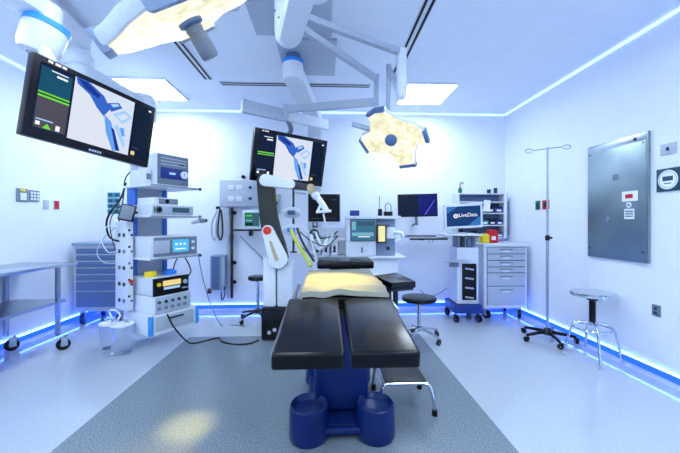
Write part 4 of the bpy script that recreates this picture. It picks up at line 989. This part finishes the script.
vs_ = MB(); c0, c1 = al(351, 219.5, 4.14), al(374.5, 240.5, 4.14); w, h = c1.x-c0.x, c0.z-c1.z
hs = part(MB('dark').ext(c0.x-.008, c1.x+.008, yF-.02, yF-.001, c1.z-.008, c0.z+.012, .004), 'ventilator_bezel', t)
vs_.T = Matrix.Translation(((c0.x+c1.x)/2, 0, (c0.z+c1.z)/2)); rect_uv(vs_, w, h, 's_ven', 0, 0, 1, 1, yF-.0215); rect_uv(vs_, w, h, 's_ven2', .04, .62, .96, .78, yF-.022); rect_uv(vs_, w, h, 's_ven2', .04, .1, .2, .5, yF-.022); rect_uv(vs_, w, h, 's_lcd', .26, .1, .96, .3, yF-.022); rect_uv(vs_, w, h, 's_white', .3, .8, .8, .84, yF-.0224)
part(vs_, 'ventilator_screen', hs)
c0 = al(362, 250, 4.14); part(MB('grey').ext(c0.x-.012, c0.x+.012, yF-.012, yF+.002, c0.z-.035, c0.z+.035, .003), 'slot', t)
c0 = al(389, 249, 4.14); part(MB('dark').cyl((c0.x, yF+.10, c0.z), (c0.x, yF+.07, c0.z), .024, n=14), 'pressure_knob', t)
c0, c1 = al(378, 225.5, 4.1), al(386.5, 242.5, 4.1)
g = part(MB('dark').ext(c0.x-.012, c1.x+.004, yF-.04, yF+.02, c1.z-.01, c0.z+.012, .006), 'gas_module', t)
part(MB('s_yel').ext(c0.x+.006, c1.x-.016, yF-.043, yF-.039, c1.z+.01, c0.z-.006, .001), 'lit_scale', g)
part(MB('slate').ext(c1.x+.005, c1.x+.045, yF-.02, yF+.02, c0.z-.05, c0.z+.02, .006), 'side_display', t)
q = MB('offwhite'); p0 = al(389, 231, 4.05)
q.lathe([(.03, -.10), (.06, -.09), (.06, .03), (.05, .045)], (p0.x+.03, yF-.0, p0.z)); part(q, 'absorber', t)
q = MB('white'); q.tube([(p0.x+.06, yF-.03, p0.z-.02), (p0.x+.16, yF-.05, p0.z-.03), (p0.x+.17, yF-.05, p0.z-.10), (p0.x+.08, yF-.05, p0.z-.13)], .022, 10); part(q, 'breathing_hose', t)
# left bank with vaporisers
xl = al(309, 250, 4.15).x
part(MB('lightgrey').ext(xl, x0-.035, yF+.08, .2, .865, .888, .006), 'side_shelf', t)
part(MB('offwhite').ext(xl+.06, x0-.01, yF+.22, .2, .889, 1.24, .01), 'side_back', t)
for i, (m_, xx) in enumerate((('slate', .10), ('lightgrey', .21), ('bluegrey', .32))):
    v = part(MB('offwhite').box((xl+xx, yF+.15, 1.0), (.085, .12, .22), .015), 'vaporiser', t); part(MB(m_).cyl((xl+xx, yF+.15, 1.11), (xl+xx, yF+.15, 1.15), .036, n=16), 'vaporiser_dial', v)
    part(MB('dark').box((xl+xx, yF+.088, .97), (.03, .008, .08), .002), 'sight_glass', v)
for z in (al(330, 224, 4.1).z, al(330, 240, 4.1).z): part(MB('white').ext(xl+.24, x0-.01, yF+.06, yF+.10, z-.016, z+.016, .006), 'cross_rail', t)
q = MB('dark'); q.torus((xl+.06, yF+.06, 1.17), .05, .012, 22, 8, Matrix.Rotation(R(90), 3, 'X')); part(q, 'pressure_gauge', t)
for k, (dx, dz) in enumerate(((0, 0), (.06, .03))):
    q = MB('white'); q.tube([(xl+.02+dx, yF+.04, 1.16+dz), (xl+.07+dx, yF-.02, 1.05+dz), (xl+.13+dx, yF-.03, .98+dz), (xl+.2+dx, yF-.02, 1.04+dz), (xl+.24+dx, yF+.04, 1.14+dz)], .017, 10); part(q, 'breathing_hose', t)
q = MB('dark'); q.tube([(xl+.01, yF+.05, 1.20), (xl+.12, yF+.02, 1.12), (xl+.26, yF+.02, 1.13), (xl+.36, yF+.06, 1.2)], .009, 8); part(q, 'sensor_lead', t)
for k, (a_, b_, m_, w_) in enumerate((((300, 232), (338, 236), 'dark', 'upper dark'), ((298, 244), (334, 250), 'grey', 'lower grey'), ((303, 226), (324, 252), 'white', 'white'))):
    cable('%s lead sagging under the square monitor by the anaesthesia machine' % w_, [P(a_[0], a_[1], 3.96-.04*k), P(a_[0]*.7+b_[0]*.3, a_[1]+9, 3.93-.04*k), P(a_[0]*.3+b_[0]*.7, b_[1]+10, 3.93-.04*k), P(b_[0], b_[1], 3.96-.04*k)], .007, m_, 'hanging_cable')
# monitor three
m3 = monitor('small black square monitor beside the anaesthesia machine, behind the robot tool', -.192, 4.135, EYE+.195, -.3, -.2, 7, .42, .355, 'offwhite')
s = MB(); rect_uv(s, .42, .355, 's_black', .01, .01, .955, .985, -.0012); rect_uv(s, .42, .355, 's_grey', .1, .86, .85, .88, -.0016); rect_uv(s, .42, .355, 's_lcd', .7, .2, .85, .22, -.0016); rect_uv(s, .42, .355, 's_lcd', .12, .2, .3, .22, -.0016); rect_uv(s, .42, .355, 's_grey', .86, .05, .93, .08, -.0016); part(s, 'screen', m3)
q = MB('grey'); q.beam((0, .07, 0), (-.16, .42, -.02), .05, .06, .01); part(q, 'mount_arm', m3)
# small things on the machine's shelf
zsh = zs+.0205
def on_shelf(px, d=4.2): v = P(px, 215, d); return Vector((v.x, v.y, zsh))
p = on_shelf(354.5); solo(MB('deepblue').box(p+Vector((0, 0, .035)), (.115, .09, .068), .006), 'supply_box', 'small navy blue box on top of the anaesthesia machine', 'box', p)
p = on_shelf(380); t = thing('radio_handset', 'black handset with thin antenna on the anaesthesia machine shelf', 'radio', p)
part(MB('black').box((0, 0, .045), (.05, .04, .09), .008), 'handset_body', t); part(MB('dark').cyl((-.01, 0, .09), (-.006, 0, .25), .004, n=8), 'antenna', t)
p = on_shelf(388); t = thing('charger_cradle', 'black charger cradle with wire loop on the anaesthesia machine shelf', 'charger', p)
part(MB('black').box((0, 0, .028), (.11, .06, .055), .008), 'cradle_body', t); part(MB('grey').tube([(-.03, 0, .055), (-.035, 0, .13), (0, 0, .16), (.04, 0, .12), (.035, 0, .055)], .005, 8), 'wire_loop', t); part(MB('paper').box((-.065, 0, .03), (.015, .03, .055), .002), 'tag_card', t)

# ------------------------------------------------------------------ lights carried by the lamps, camera, render look
def spot(name, loc, target, power, size, blend, col, par, rad=.06):
    l = bpy.data.lights.new(name, 'SPOT'); l.energy = power; l.spot_size = size; l.spot_blend = blend; l.color = col; l.shadow_soft_size = rad
    o = bpy.data.objects.new(name, l); C.objects.link(o); o.location = loc; o.rotation_euler = (Vector(target)-Vector(loc)).to_track_quat('-Z', 'Y').to_euler(); return o
spot('lamp_beam', LB_C+LB_N*.2, (-.05, 2.14, .9), 330, R(40), 1.0, (1, .67, .10), None)
spot('lamp_beam_near', LA_C+LA_N*.19, U(-.98, 2.12, 0), 330, R(11), .9, (1, .70, .12), None)
w = bpy.data.worlds.new('world'); S.world = w; w.use_nodes = True; w.node_tree.nodes['Background'].inputs[0].default_value = (.5, .6, .8, 1); w.node_tree.nodes['Background'].inputs[1].default_value = .05
cam = bpy.data.cameras.new('camera'); co_ = bpy.data.objects.new('camera', cam); C.objects.link(co_)
cam.sensor_width = 36; cam.lens = 36*FOC/680; cam.shift_y = -3/680; cam.clip_start = .05
co_.location = (0, 0, EYE); co_.rotation_euler = (R(90), 0, -YAW); S.camera = co_
S.view_settings.view_transform = 'Standard'; S.view_settings.look = 'None'; S.view_settings.gamma = 1; S.view_settings.exposure = 0.17; S.view_settings.use_curve_mapping = False
S.cycles.use_denoising = True; S.cycles.max_bounces = 10; S.cycles.diffuse_bounces = 6; S.cycles.transparent_max_bounces = 12
